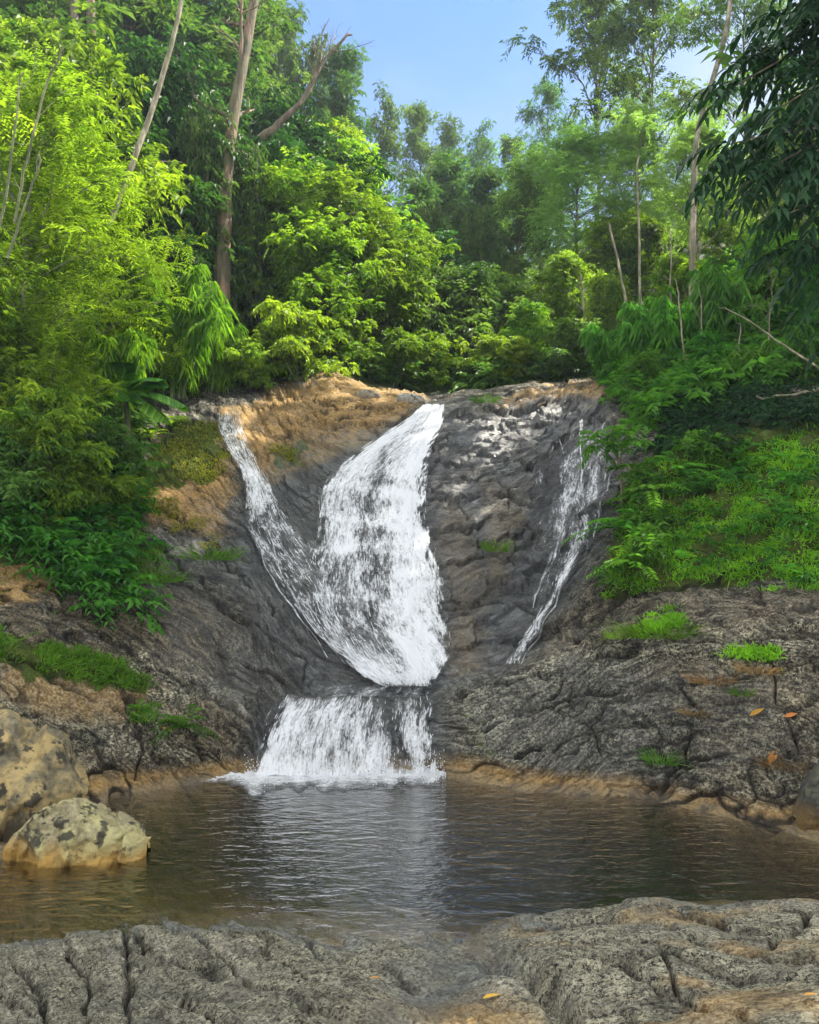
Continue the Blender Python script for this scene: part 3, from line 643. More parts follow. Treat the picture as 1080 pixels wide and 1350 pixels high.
# ------------------------------------------------------------------ waterfalls
def sheet(name, outline, dens, parent=None, off=0.09, label=None, strands=0, nu=60, step=2.2, seed=0, sm=2.5, edge=0.11, bulge=0.05):
    """outline: list of (py, left px, right px); dens(u, py) -> 0..1"""
    o = np.array(sorted(outline), float)[::-1]
    pys = np.arange(o[0, 0], o[-1, 0] - 0.01, -step)
    us = np.linspace(0, 1, nu)
    L = np.interp(pys, o[::-1, 0], o[::-1, 1]); R = np.interp(pys, o[::-1, 0], o[::-1, 2])
    L = gsm(L[None], 3, 1)[0]; R = gsm(R[None], 3, 1)[0]
    V = np.zeros((len(pys), nu, 3)); Nn = np.zeros_like(V)
    for i, py in enumerate(pys):
        for j, u in enumerate(us):
            V[i, j], Nn[i, j] = hit(L[i] + u * (R[i] - L[i]), py)
    for k in range(3):
        V[..., k] = gsm(gsm(V[..., k], sm * 1.6, 0), sm, 1); Nn[..., k] = gsm(gsm(Nn[..., k], 3, 0), 2, 1)
    Nn /= np.linalg.norm(Nn, axis=-1)[..., None]
    U = us[None] * np.linalg.norm(V[:, -1] - V[:, 0], axis=-1)[:, None]
    U = us[None] * np.mean(np.linalg.norm(V[:, -1] - V[:, 0], axis=-1)) * 0.5 + 0.5 * U
    ds = np.linalg.norm(np.diff(V[:, nu // 2], axis=0), axis=-1); Vl = -np.concatenate([[0], np.cumsum(ds)])
    Vv = Vl[:, None] + 0 * U
    h = off + bulge * (fbm(U * 7 + seed, Vv * 1.1, seed + 0 * U, 3) * 0.5 + 0.4 * np.sin(np.pi * us)[None])
    V = V + Nn * np.maximum(h, 0.015)[..., None]
    uu, pp = np.meshgrid(us, pys)
    d = dens(uu, pp) * sstep(0, edge, np.minimum(uu, 1 - uu) + 0.05 * fbm(U * 5, Vv * 0.9, 5.5 + seed, 2) + 0.08 * fbm(U * 16, Vv * 4, 2.5 + seed, 3))
    n, m = len(pys), nu
    i = np.arange(n - 1)[:, None] * m; j = np.arange(m - 1)[None]
    f = np.stack([i + j, i + j + 1, i + m + j + 1, i + m + j], -1).reshape(-1, 4)
    flow = np.stack([U + seed * 3.1, Vv, 0 * U + seed], -1)
    ob = mesh_obj(name, V.reshape(-1, 3), f, M['fall'], parent, {'flow': flow.reshape(-1, 3), 'cover': np.clip(d, 0, 1).ravel()})
    if strands:
        mb = MB(); rg = np.random.default_rng(seed + 50)
        for _ in range(strands):
            i0 = rg.integers(0, n - 6); i1 = i0 + int(rg.integers(2, 5)); u0 = rg.uniform(0.03, 0.97)
            if rg.uniform() > d[i0, int(u0 * (m - 1))] * 1.3: continue
            j0 = int(u0 * (m - 1)); j1 = min(j0 + 1, m - 1); tt = u0 * (m - 1) - j0; lift = rg.uniform(-0.01, 0.07)
            ii = np.array([i1, (i0 + i1) // 2, i0]) if i1 - i0 > 1 else np.array([i1, i0])
            p = V[ii, j0] * (1 - tt) + V[ii, j1] * tt + Nn[ii, j0] * lift
            mb.tube(p, rg.uniform(0.0015, 0.004) * np.array([0.4, 1, 0.5])[:len(ii)], 4)
        if mb.n: tag(mb.build('spray', M['strand'], ob), kind='stuff')
    if label: tag(ob, label, 'waterfall')
    return ob
def dn(py_keys, f=None):
    k = np.array(sorted(py_keys), float)
    return lambda u, py: np.interp(py, k[:, 0], k[:, 1]) + (f(u, py) if f else 0)
main_fall = sheet('waterfall', [(536, 558, 586), (548, 548, 586), (560, 534, 585), (580, 498, 579), (600, 460, 570), (630, 428, 566), (660, 416, 566), (700, 412, 570), (740, 404, 584), (780, 398, 592), (820, 402, 597), (850, 424, 598), (880, 452, 596), (898, 474, 590), (908, 492, 578), (917, 516, 552)],
    dn([(536, 0.95), (570, 0.8), (640, 0.64), (700, 0.66), (760, 0.62), (840, 0.6), (890, 0.7), (908, 0.8), (917, 0.45)], lambda u, py: 0.18 * np.exp(-((u - 0.78 + (py - 700) * 0.0007) / 0.16) ** 2) + 0.1 * np.exp(-((u - 0.25) / 0.1) ** 2) * sstep(760, 700, py) - 0.13 * sstep(0.5, 0.1, u) * sstep(700, 770, py) * sstep(900, 840, py) + 0.1 * np.exp(-((u - 0.72) / 0.16) ** 2) * sstep(720, 780, py) - 0.12 * np.exp(-((u - 0.5) / 0.12) ** 2) + sum(0.1 * np.exp(-((py - y0 - k0 * u) / 5.0) ** 2) for y0, k0 in ((590, -14), (640, 22), (684, 26), (735, -20), (790, 16)))),
    label='broad white waterfall fanning down the middle of the dark rock face', strands=1200, nu=110, seed=1)
left_fall = sheet('waterfall', [(545, 284, 318), (570, 286, 318), (600, 296, 330), (640, 322, 358), (665, 322, 366), (700, 322, 395), (740, 342, 425), (780, 368, 440), (820, 398, 446), (850, 420, 460), (880, 458, 492), (905, 486, 512)],
    dn([(545, 0.5), (600, 0.58), (650, 0.64), (690, 0.49), (760, 0.46), (830, 0.53), (870, 0.66), (905, 0.75)]),
    label='narrow lacy waterfall slanting down from the tan ledge on the left', strands=600, nu=50, seed=2)
def path_outline(pts, seed, jit=3.0):
    pts = np.array(pts, float); t = np.linspace(0, 1, 40); k = np.linspace(0, 1, len(pts))
    x, y, w = [np.interp(t, k, pts[:, i]) for i in range(3)]
    y = np.maximum.accumulate(y + np.arange(40) * 1e-3)
    x = x + jit * 1.6 * fbm(y * 0.045, seed, 0.5 + 0 * y, 4, 0.6); w = w * (1 + 0.5 * noise(y * 0.09, seed + 5.5, 0.5 + 0 * y)) * (1 if w[0] > 6 else 0.35 + 0.65 * np.sin(np.pi * np.clip(t * 0.9 + 0.08, 0, 1)))
    return [(y[i], x[i] - w[i] / 2, x[i] + w[i] / 2) for i in range(40)]
right_fall = sheet('waterfall', path_outline([(762, 556, 7), (765, 610, 8), (772, 655, 12), (778, 690, 18), (762, 728, 21), (744, 768, 22), (722, 812, 24), (700, 850, 26), (676, 886, 30)], 1.3),
    dn([(552, 0.55), (680, 0.6), (800, 0.63), (886, 0.66)]), edge=0.45,
    label='thin branching waterfall trickling down the right side of the dark rock face', strands=160, nu=24, seed=3)
for k, pts in enumerate([[(772, 640, 5), (750, 672, 7), (735, 712, 8), (716, 762, 8), (704, 805, 6)], [(734, 575, 4), (745, 620, 5), (757, 655, 6), (772, 686, 6)],
                         [(818, 596, 5), (804, 640, 7), (788, 686, 8), (776, 712, 8)], [(752, 690, 5), (728, 732, 6), (708, 772, 6), (697, 795, 5)], [(772, 596, 4), (788, 648, 5), (783, 692, 5)],
                         [(796, 556, 5), (783, 590, 6), (768, 626, 6)], [(760, 730, 6), (738, 790, 7), (712, 838, 7), (690, 880, 7)]]):
    sheet('side_trickle', path_outline(pts, 2.7 + k, 4.0), dn([(500, 0.57), (900, 0.6)]), parent=right_fall, nu=9, seed=14 + k, off=0.04, edge=0.35, sm=1.0, bulge=0.02)
sheet('water_veil', [(572, 748, 800), (610, 728, 820), (650, 715, 812), (690, 712, 800), (720, 706, 790), (760, 700, 768), (800, 690, 745)], dn([(572, 0.42), (640, 0.5), (700, 0.48), (800, 0.38)]), parent=right_fall, nu=56, seed=9, off=0.045, edge=0.3)
sheet('water_film', [(560, 735, 815), (590, 700, 822), (640, 690, 818), (690, 700, 795), (740, 690, 770), (790, 680, 750)],
    dn([(560, 0.25), (640, 0.3), (700, 0.3), (790, 0.25)]), parent=right_fall, nu=60, seed=4, off=0.03)
for k, pts in enumerate([[(352, 700, 5), (372, 760, 6), (410, 825, 6), (452, 880, 6)], [(330, 690, 4), (352, 750, 5), (392, 815, 5), (436, 872, 5)]]):
    sheet('side_trickle', path_outline(pts, 7.7 + k, 4.0), dn([(500, 0.68), (950, 0.68)]), parent=left_fall, nu=9, seed=34 + k, off=0.05, edge=0.35, sm=1.0, bulge=0.02)
low_fall = sheet('waterfall', [(922, 372, 568), (930, 362, 574), (950, 346, 578), (980, 336, 580), (1000, 331, 583), (1030, 324, 587)],
    dn([(922, 0.25), (930, 0.5), (945, 0.64), (1000, 0.68), (1030, 0.85)], lambda u, py: -0.34 * np.exp(-((u - 0.73 - (py - 960) * 0.0012) / 0.06) ** 2) + 0.1 * np.exp(-((u - 0.15) / 0.15) ** 2)),
    label='low wide cascade dropping over the bottom ledge into the pool', strands=800, nu=120, seed=5, off=0.07, step=1.6)
sheet('ledge_water', [(904, 420, 580), (914, 400, 585), (926, 370, 575)], dn([(904, 0.47), (926, 0.42)]), parent=low_fall, nu=60, seed=6, off=0.03)
# foam where the cascade meets the pool: a lumpy low skin lying on the water
def foam():
    n, m = 26, 220
    u = np.linspace(0, 1, m)[None]; v = np.linspace(0, 1, n)[:, None]
    px = 262 + u * (592 - 262); pyf = np.interp(px, [262, 300, 330, 580, 592], [1031, 1027, 1022, 1021, 1023])
    Y1 = CAMZ * F / (pyf - HOR) + 0.22
    wd = np.interp(px, [262, 300, 340, 420, 500, 560, 592], [0.24, 0.55, 1.0, 0.9, 0.85, 0.75, 0.25])
    Y = Y1 - v * wd * (1 + 0.5 * noise(px * 0.05, 0, 1.5)); X = (px - CX) / F * Y
    d = 1.1 - 0.85 * v ** 1.6 + 0 * u; z = 0.006 + 0.13 * (1 - v) ** 2 * (0.5 + 0.5 * np.abs(noise(X * 9, Y * 9, 2.2)))
    V = np.stack([X, Y, z + 0 * X], -1)
    i = np.arange(n - 1)[:, None] * m; j = np.arange(m - 1)[None]
    f = np.stack([i + j, i + j + 1, i + m + j + 1, i + m + j], -1).reshape(-1, 4)
    mesh_obj('foam', V.reshape(-1, 3), f[:, ::-1], M['fall'], low_fall, {'flow': np.stack([X * 0.8, Y * 5, 0 * X], -1).reshape(-1, 3), 'cover': d.ravel()})
foam()
def splash():
    rg = np.random.default_rng(77); mb = MB()
    tet = np.array([(1, 1, 1), (-1, -1, 1), (-1, 1, -1), (1, -1, -1)]) / 1.7; tf = np.array([(0, 1, 2), (0, 3, 1), (0, 2, 3), (1, 3, 2)])
    for _ in range(2600):
        px = rg.uniform(322, 588); Y = CAMZ * F / (1022 - HOR) - rg.gamma(1.6, 0.09); z = rg.exponential(0.06)
        if abs(px - 530) < 12 and rg.uniform() < 0.7: continue
        c = np.array([(px - CX) / F * Y, Y, z]); mb.add(c + tet * rg.uniform(0.003, 0.009) * np.array([1, 1, 1.6]), tf)
    for _ in range(500):
        px = rg.normal(534, 18); Y = 12.2 - rg.gamma(1.5, 0.08); c = P(px, 908, Y); c[2] += rg.exponential(0.08) + 0.04
        if 500 < px < 570: mb.add(c + tet * rg.uniform(0.003, 0.009) * np.array([1, 1, 1.6]), tf)
    tag(mb.build('splash', M['strand'], low_fall), kind='stuff')
splash()

# ------------------------------------------------------------------ boulders
def boulder(name, prof, depth, mat, label, seed, Y, cat='boulder', amp=1.0):
    """prof: the skyline of the stone as photo points, left to right; depth: half thickness"""
    pr = np.array(prof, float); sc = Y / F; zb = pr[:, 1].max()
    cx = (pr[0, 0] + pr[-1, 0]) / 2
    n, m = 120, 90
    xs = np.linspace(pr[0, 0], pr[-1, 0], n); top = (zb - np.interp(xs, pr[:, 0], pr[:, 1])); top = gsm(top[None], 2, 1)[0] * sc
    e = np.sqrt(np.clip(1 - np.abs(np.linspace(-1, 1, n)) ** 3.5, 0, 1))
    dy = depth * (0.25 + 0.75 * e) * (0.55 + 0.45 * top / top.max())
    th = np.linspace(-0.25 * np.pi, 1.25 * np.pi, m)[:, None]
    c, s_ = np.cos(th), np.sin(th)
    X = np.broadcast_to((xs - cx) * sc, (m, n)); yy = np.sign(c) * np.abs(c) ** 0.8 * dy[None]; Z = np.where(s_ > 0, np.abs(s_) ** 0.75, -np.abs(s_)) * np.maximum(top, 0.06)[None]
    Yy = -yy
    k = 1.0 / max(top.max(), 0.1)
    h1_, e1_, _ = cells(X * k * 1.3 + seed, Yy * k * 1.3, Z * k * 1.6, int(seed * 7)); h2_, e2_, _ = cells(X * k * 3.5 + seed, Yy * k * 3.5, Z * k * 4, int(seed * 5))
    nr = norm(np.stack([0.25 * (X / (np.abs(X).max() + 1e-6)), Yy / (dy[None] + 1e-6), Z / (top.max() + 1e-6)], -1))
    dd = top.max() * amp * (0.09 * h1_ + 0.035 * h2_ + 0.05 * fbm(X * k * 2 + seed, Yy * k * 2, Z * k * 2, 4))
    v = (np.stack([X, Yy, Z], -1) + nr * dd[..., None]).reshape(-1, 3)
    i = np.arange(m - 1)[:, None] * n; j = np.arange(n - 1)[None]
    f = np.stack([i + j, i + j + 1, i + n + j + 1, i + n + j], -1).reshape(-1, 4)
    o = mesh_obj(name, v, f, mat); o.location = P(cx, zb, Y)
    return tag(o, label, cat)
def norm(a): return a / (np.linalg.norm(a, axis=-1)[..., None] + 1e-9)
boulder('boulder', [(4, 1127), (12, 1112), (32, 1090), (60, 1068), (78, 1059), (104, 1059), (128, 1066), (150, 1077), (178, 1090), (190, 1099), (197, 1112), (196, 1127)], 0.36, M['boulder'], 'rounded pale boulder with ochre base standing alone in the shallow pool', 2.3, 8.3, amp=1.3)
boulder('boulder', [(-170, 1070), (-150, 960), (-90, 925), (-30, 922), (5, 930), (40, 954), (72, 980), (98, 1006), (114, 1028), (124, 1045), (120, 1070)], 0.8, M['boulder2'], 'large mottled lichen boulder at the left edge, behind the smaller pool boulder', 5.1, 9.2, amp=1.7)
boulder('boulder', [(1048, 1085), (1052, 1060), (1066, 1035), (1085, 1012), (1120, 1000), (1150, 1030), (1160, 1085)], 0.35, M['darkrock'], 'dark mottled boulder cut by the right edge on the pool shore', 8.4, 8.9)
boulder('stone', [(522, 540), (524, 520), (535, 517), (552, 521), (560, 528), (562, 540)], 0.3, M['stone'], 'small grey stone on the lip beside the top of the waterfall', 3.7, 18.4, 'stone')
boulder('stone', [(462, 528), (470, 517), (484, 514), (500, 519), (506, 528)], 0.3, M['stone'], 'small flat stone on the sunlit tan ledge above the waterfall', 6.7, 19.2, 'stone')

# ------------------------------------------------------------------ leaves and crowns
def norm(a): return a / (np.linalg.norm(a, axis=-1)[..., None] + 1e-9)
def leaves(mb, base, d, up, L, Wd, fold=0.25, droop=0.15, tone=None, shape='kite'):
    n = len(base); L = np.broadcast_to(L, (n,))[:, None]; Wd = np.broadcast_to(Wd, (n,))[:, None]
    d = norm(d); s = norm(np.cross(d, up)); nn = norm(np.cross(s, d))
    tone = RNG.uniform(0, 1, n) if tone is None else tone
    if shape == 'kite':
        b = base; tip = base + d * L - np.array([0, 0, 1.0]) * droop * L
        mid = base + d * L * 0.45
        l = mid + s * Wd * 0.5 + nn * fold * Wd * 0.5; r = mid - s * Wd * 0.5 + nn * fold * Wd * 0.5
        v = np.stack([b, r, tip, l], 1).reshape(-1, 3); i = np.arange(n)[:, None] * 4
        f = np.concatenate([i + np.array([[0, 1, 2]]), i + np.array([[0, 2, 3]])])
        mb.add(v, f, np.repeat(tone, 4))
    else:    # a longer blade with a rib: 2 x 3 quads
        ts = np.array([0, 0.3, 0.65, 1.0]); ws = np.array([0.25, 1.0, 0.8, 0.04])
        vs = []
        for t, w in zip(ts, ws):
            c = base + d * L * t - np.array([0, 0, 1.0]) * droop * L * t * t
            vs += [c + s * Wd * 0.5 * w + nn * fold * Wd * 0.5 * w, c, c - s * Wd * 0.5 * w + nn * fold * Wd * 0.5 * w]
        v = np.stack(vs, 1).reshape(-1, 3); i = np.arange(n)[:, None] * 12
        q = []
        for k in range(3):
            for e in range(2): q.append(i + np.array([[3 * k + e, 3 * k + e + 1, 3 * k + e + 4, 3 * k + e + 3]]))
        mb.add(v, np.concatenate(q), np.repeat(tone, 12))
def rdir(n, rg, up=0.0):
    v = rg.normal(size=(n, 3)); v[:, 2] += up; return norm(v)
def twigs(mb, org, d, tl, nl, L, Wd, rg, side=1.0, droop=0.25, shape='kite', tdroop=0.3, tone=None, jit=0.35, fold=0.25):
    """leaves in two rows along each twig"""
    n = len(org); t = (np.arange(nl) + 0.6) / nl
    tl = np.broadcast_to(tl, (n,))
    pos = org[:, None] + d[:, None] * (tl[:, None] * t)[..., None] + np.array([0, 0, -1.0]) * (tl[:, None] * tdroop * t ** 2)[..., None]
    dd = norm(d[:, None] + np.array([0, 0, -1.0]) * (2 * tdroop * t)[None, :, None])
    sd_ = norm(np.cross(dd, np.array([0, 0, 1.0]) + 0 * dd)); sg = np.where(np.arange(nl) % 2 == 0, 1, -1)[None, :, None]
    ld = norm(dd * 0.7 + sd_ * sg * side + rg.normal(size=dd.shape) * jit * 0.5)
    up = norm(np.array([0, 0, 1.0]) + rg.normal(size=dd.shape) * jit)
    k = n * nl; sc = rg.uniform(0.7, 1.25, k)
    tn = None
    if tone is not None: tn = np.clip(np.repeat(tone, nl) + rg.normal(size=k) * 0.15, 0, 1)
    leaves(mb, pos.reshape(-1, 3), ld.reshape(-1, 3), up.reshape(-1, 3), L * sc, Wd * sc, droop=droop, tone=tn, shape=shape, fold=fold)
def clumps_in(n, rx, ry, z0, z1, rg, shell=0.55, shape='dome'):
    out = []
    while len(out) < n:
        p = rg.uniform(-1, 1, 3); r = np.linalg.norm(p)
        if r > 1 or r < shell * rg.uniform(0, 1.2): continue
        out.append((p[0] * rx, p[1] * ry, z0 + (p[2] + 1) / 2 * (z1 - z0)))
    return np.array(out)
def crown(mb, cl, cr, rg, per, tl, nl, L, Wd, up=0.35, flat=0.75, **kw):
    n = len(cl); cr = np.broadcast_to(cr, (n,))
    d = rdir(n * per, rg, up); c = np.repeat(cl, per, 0); r = np.repeat(cr, per)
    org = c + d * (r * rg.uniform(0.35, 1.0, n * per))[:, None] * np.array([1, 1, flat])
    dd = norm(d * np.array([1, 1, 0.6]) + rg.normal(size=d.shape) * 0.45)
    tone = np.clip(np.repeat(rg.uniform(0.15, 0.85, n), per) + rg.normal(size=n * per) * 0.15, 0, 1)
    twigs(mb, org, dd, tl * rg.uniform(0.6, 1.2, n * per), nl, L, Wd, rg, tone=tone, **kw)
def curve(a, b, bend, n=10, wob=0.0, rg=RNG):
    a, b = np.array(a, float), np.array(b, float); t = np.linspace(0, 1, n)[:, None]
    p = a * (1 - t) + b * t + np.array(bend) * (t * (1 - t) * 4)
    if wob: p = p + np.cumsum(rg.normal(size=p.shape), 0) * wob * np.sin(np.pi * t)
    return p
def limbs(mb, top, cl, rg, r0, r1, z0, bend=0.3, every=1):
    for c in cl[::every]:
        h = rg.uniform(z0, 0.9) if c[2] > top[-1, 2] * 0.5 else rg.uniform(z0 * 0.5, 0.6)
        h = min(h, max(0.1, (c[2] - 0.3) / max(top[-1, 2], 0.1)))
        k = min(int(h * (len(top) - 1)), len(top) - 2); a = top[k]
        mb.tube(curve(a, c, (0, 0, bend * np.linalg.norm(c - a) * 0.3), 7, 0.02, rg), np.linspace(r0 * (1 - 0.6 * h), r1, 7), 5)

PROTO = {}
def proto(key, name, H, make):
    r = empty(name, (0, 0, -500)); make(r); PROTO[key] = [r, H, False]
def tree_proto(key, name, H, crown_m, bark, seed, rx, z0, z1, nl_, npl, cr, per, tl, nl, L, Wd, tr, part='crown', trunk_part='trunk', lean=0.3, rise=0.35, taper=0.7, flat=0.4, **kw):
    """a trunk with real limbs; leaf clumps sit in tiers along the outer part of each limb"""
    rg = np.random.default_rng(seed)
    def mk(root):
        b = MB(); tp = curve((0, 0, -0.4), (rg.normal() * lean, rg.normal() * lean, z1 * 0.97), (rg.normal() * lean, rg.normal() * lean, 0), 18, 0.025 * H / 6, rg)
        b.tube(tp, np.linspace(tr, tr * 0.15, 18), 9, rough=0.05)
        cl = []
        for k in range(nl_):
            f = (k + rg.uniform(0, 1)) / nl_; zz = z0 + (z1 - z0) * f ** 0.85
            i = np.argmin(np.abs(tp[:, 2] - max(zz - rx * rise * 0.5, 0.15))); st = tp[i]
            az = k * 2.399 + rg.normal() * 0.4
            pr = (0.55 + 0.45 * np.sin(np.pi * min(f + 0.25, 1.0))) * (1 - taper * max(0, f - 0.45))
            ln = rx * pr * rg.uniform(0.55, 1.2)
            en = st + np.array([np.cos(az) * ln, np.sin(az) * ln, ln * (rise + rg.normal() * 0.2) + (zz - st[2]) * 0.6])
            p = curve(st, en, (rg.normal() * 0.1 * ln, rg.normal() * 0.1 * ln, 0.08 * ln), 9, 0.015 * ln, rg)
            rr = tr * (0.42 - 0.25 * f); b.tube(p, np.linspace(rr, rr * 0.2, 9), 5)
            for q in range(npl):
                t = rg.uniform(0.35, 1.0) if q else 1.0
                c = p[min(int(t * 8), 8)] + rg.normal(size=3) * np.array([0.16, 0.16, 0.08]) * rx * 0.8
                cl.append(c); b.tube(curve(p[max(int(t * 8) - 2, 1)], c, (0, 0, 0.02), 5), np.linspace(rr * 0.3, rr * 0.1, 5), 4)
        cl = np.array(cl); m = MB(); crown(m, cl, cr * rg.uniform(0.65, 1.3, len(cl)), rg, per, tl, nl, L, Wd, flat=flat, **kw)
        m.build(part, M[crown_m], root, smooth=False); b.build(trunk_part, M[bark], root)
    proto(key, name, H, mk)
for s in range(3):
    tree_proto(f'broad{s}', 'broadleaf_shrub', 2.4, 'sunny', 'greenbark', 20 + s, 1.25, 0.25, 2.3, 26, 3, 0.3, 15, 0.26, 8, 0.135, 0.06, 0.05, part='foliage', trunk_part='stem', droop=0.4, tdroop=0.4, rise=0.5)
    tree_proto(f'round{s}', 'broadleaf_tree', 5.0, 'sunny', 'bark', 30 + s, 1.9, 0.5, 4.8, 30, 4, 0.42, 18, 0.3, 8, 0.145, 0.066, 0.1, droop=0.32, tdroop=0.28)
    tree_proto(f'feather{s}', 'feathery_tree', 6.0, 'feather', 'greenbark', 40 + s, 1.75, 0.8, 5.9, 34, 4, 0.42, 14, 0.46, 14, 0.105, 0.034, 0.07, droop=0.18, side=1.2, tdroop=0.22, jit=0.25, rise=0.6)
for s in range(2):
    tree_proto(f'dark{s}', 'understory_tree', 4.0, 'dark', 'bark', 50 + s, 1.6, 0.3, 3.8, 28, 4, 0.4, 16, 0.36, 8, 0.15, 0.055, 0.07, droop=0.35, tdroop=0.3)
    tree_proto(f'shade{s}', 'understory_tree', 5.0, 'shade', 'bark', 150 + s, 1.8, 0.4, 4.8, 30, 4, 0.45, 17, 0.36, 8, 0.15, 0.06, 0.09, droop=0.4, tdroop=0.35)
    tree_proto(f'pale{s}', 'fine_leaved_tree', 9.0, 'pale', 'palebark', 60 + s, 2.3, 2.8, 8.9, 26, 5, 0.6, 20, 0.45, 9, 0.15, 0.05, 0.1, droop=0.25, side=1.1, tdroop=0.25, lean=0.2, rise=0.55, flat=0.3)
    tree_proto(f'airy{s}', 'open_crowned_tree', 14.0, 'canopy', 'bark', 70 + s, 3.4, 5.0, 13.8, 15, 4, 0.8, 24, 0.55, 8, 0.24, 0.09, 0.16, droop=0.25, lean=0.5, rise=0.6, flat=0.3)
for s in range(4):
    tree_proto(f'canopy{s}', 'forest_tree', 12.0, 'canopy', 'bark', 80 + s, 3.6, 1.5, 11.8, 32, 4, 0.85, 22, 0.42, 8, 0.23, 0.11, 0.22, droop=0.22, tdroop=0.2, lean=0.5)
for s in range(2):
    tree_proto(f'fill{s}', 'leafy_shrub', 2.2, 'canopy', 'bark', 90 + s, 1.4, 0.15, 2.1, 24, 3, 0.34, 15, 0.3, 7, 0.15, 0.06, 0.04, part='foliage', trunk_part='stem', droop=0.4)
def creeper(root, seed):
    rg = np.random.default_rng(130 + seed); m = MB(); b = MB()
    for k in range(46):
        a = rg.uniform(0, 2 * np.pi); r = 0.75 * math.sqrt(rg.uniform(0.05, 1)); top = 4.0 - 0.9 * r * r - rg.uniform(0, 0.5) - (0 if k % 3 else rg.uniform(0.4, 1.8)); bot = max(0.05, top - rg.uniform(0.8, 3.2))
        n = 10; z = np.linspace(top, bot, n); p = np.stack([np.cos(a) * r * (1 + 0.25 * (top - z) / 3) + 0.05 * np.cumsum(rg.normal(size=n)), np.sin(a) * r * (1 + 0.25 * (top - z) / 3) + 0.05 * np.cumsum(rg.normal(size=n)), z], -1)
        b.tube(p, 0.008, 4)
        org = np.repeat(p, 3, 0) + rg.normal(size=(30, 3)) * 0.06; d = rdir(30, rg, -0.3) * np.array([1, 1, 0.6]) + np.array([np.cos(a), np.sin(a), 0]) * 0.5
        twigs(m, org, norm(d), 0.22, 6, 0.12, 0.055, rg, droop=0.5, tdroop=0.5, tone=np.clip(rg.uniform(0.1, 0.9) + rg.normal(size=30) * 0.15, 0, 1))
    m.build('foliage', M['canopy' if seed else 'sunny'], root, smooth=False); b.build('stem', M['bark'], root)
for s in range(2): proto(f'creeper{s}', 'creeper', 4.0, lambda r, s=s: creeper(r, s))
def bamboo(root, seed=0, mat='sunny'):
    rg = np.random.default_rng(100 + seed); m = MB(); b = MB()
    for k in range(16):
        a = rg.uniform(0, 2 * np.pi); o = np.array([np.cos(a), np.sin(a), 0]) * rg.uniform(0, 0.4)
        h = rg.uniform(1.8, 3.2); out = np.array([np.cos(a), np.sin(a), 0]) * rg.uniform(0.5, 1.5)
        t = np.linspace(0, 1, 12)[:, None]
        p = o + np.array([0, 0, h]) * (t * 1.25 - 0.32 * t ** 3) + out * t ** 2
        b.tube(p, np.linspace(0.02, 0.005, 12), 5)
        n = 46; i = rg.uniform(3, 11, n); i0 = i.astype(int); fr = (i - i0)[:, None]
        org = p[i0] * (1 - fr) + p[np.minimum(i0 + 1, 11)] * fr
        d = rdir(n, rg, -0.1)
        twigs(m, org, d, 0.38, 7, 0.27, 0.034, rg, side=0.7, droop=0.75, tdroop=0.6, tone=rg.uniform(0.1, 0.9, n))
    m.build('foliage', M[mat], root, smooth=False); b.build('culm', M['greenbark'], root)
for s in range(2): proto(f'bamboo{s}', 'bamboo_clump', 3.2, lambda r, s=s: bamboo(r, s, 'feather'))
for s in range(2): proto(f'dbamboo{s}', 'bamboo_clump', 3.2, lambda r, s=s: bamboo(r, 7 + s, 'dark'))
def fern(root, seed=0, mat='dark', nf=18, ln=0.8):
    rg = np.random.default_rng(150 + seed); m = MB()
    for k in range(nf):
        a = rg.uniform(0, 2 * np.pi); el = rg.uniform(0.3, 1.2); l = ln * rg.uniform(0.7, 1.2)
        d = np.array([np.cos(a) * np.cos(el), np.sin(a) * np.cos(el), np.sin(el)])
        twigs(m, np.array([[0, 0, 0.02]]), d[None], l, 26, 0.16 * ln, 0.034, rg, side=1.6, droop=0.25, tdroop=0.5, jit=0.15, tone=np.array([rg.uniform(0, 1)]))
    m.build('frond', M[mat], root, smooth=False)
proto('fern0', 'fern_clump', 0.8, lambda r: fern(r, 0, 'dark'))
proto('fern1', 'fern_clump', 0.8, lambda r: fern(r, 1, 'sunny'))
def tuft(root, seed, mat, n, h, spread):
    rg = np.random.default_rng(170 + seed); m = MB()
    a = rg.uniform(0, 2 * np.pi, n); r = spread * np.sqrt(rg.uniform(0, 1, n)) * 0.5
    base = np.stack([np.cos(a) * r, np.sin(a) * r, 0 * a - 0.03], -1)
    d = np.stack([np.cos(a) * 0.7, np.sin(a) * 0.7, 0.6 + rg.uniform(0, 1, n)], -1) + rg.normal(size=(n, 3)) * 0.25
    leaves(m, base, d, rdir(n, rg, 0.5), h * rg.uniform(0.3, 1.35, n), 0.009, droop=0.45, shape='blade')
    m.build('blade', M[mat], root, smooth=False)
proto('tuft0', 'grass_tuft', 0.3, lambda r: tuft(r, 0, 'tuft', 260, 0.32, 0.42))
proto('tuft1', 'dry_grass_tuft', 0.3, lambda r: tuft(r, 1, 'dry', 260, 0.28, 0.5))

def place(key, px, Y, label, cat, top=None, h=None, sx=1.0, rz=None, py=None, group=None, sink=0.0):
    r, H, used = PROTO[key]
    o = copy_tree(r) if used else r
    PROTO[key][2] = True
    p = ground(px, Y) if py is None else hit(px, py)[0]
    if top is not None: h = zy(top, p[1]) - p[2]
    s = max(h / H, 0.05)
    o.location = (p[0], p[1], p[2] - sink * s); o.rotation_euler = (0, 0, rz if rz is not None else random.uniform(0, 6.28)); o.scale = (s * sx, s * sx, s)
    for k in ('label', 'category', 'group'):
        if k in o: del o[k]
    return tag(o, label, cat, group)

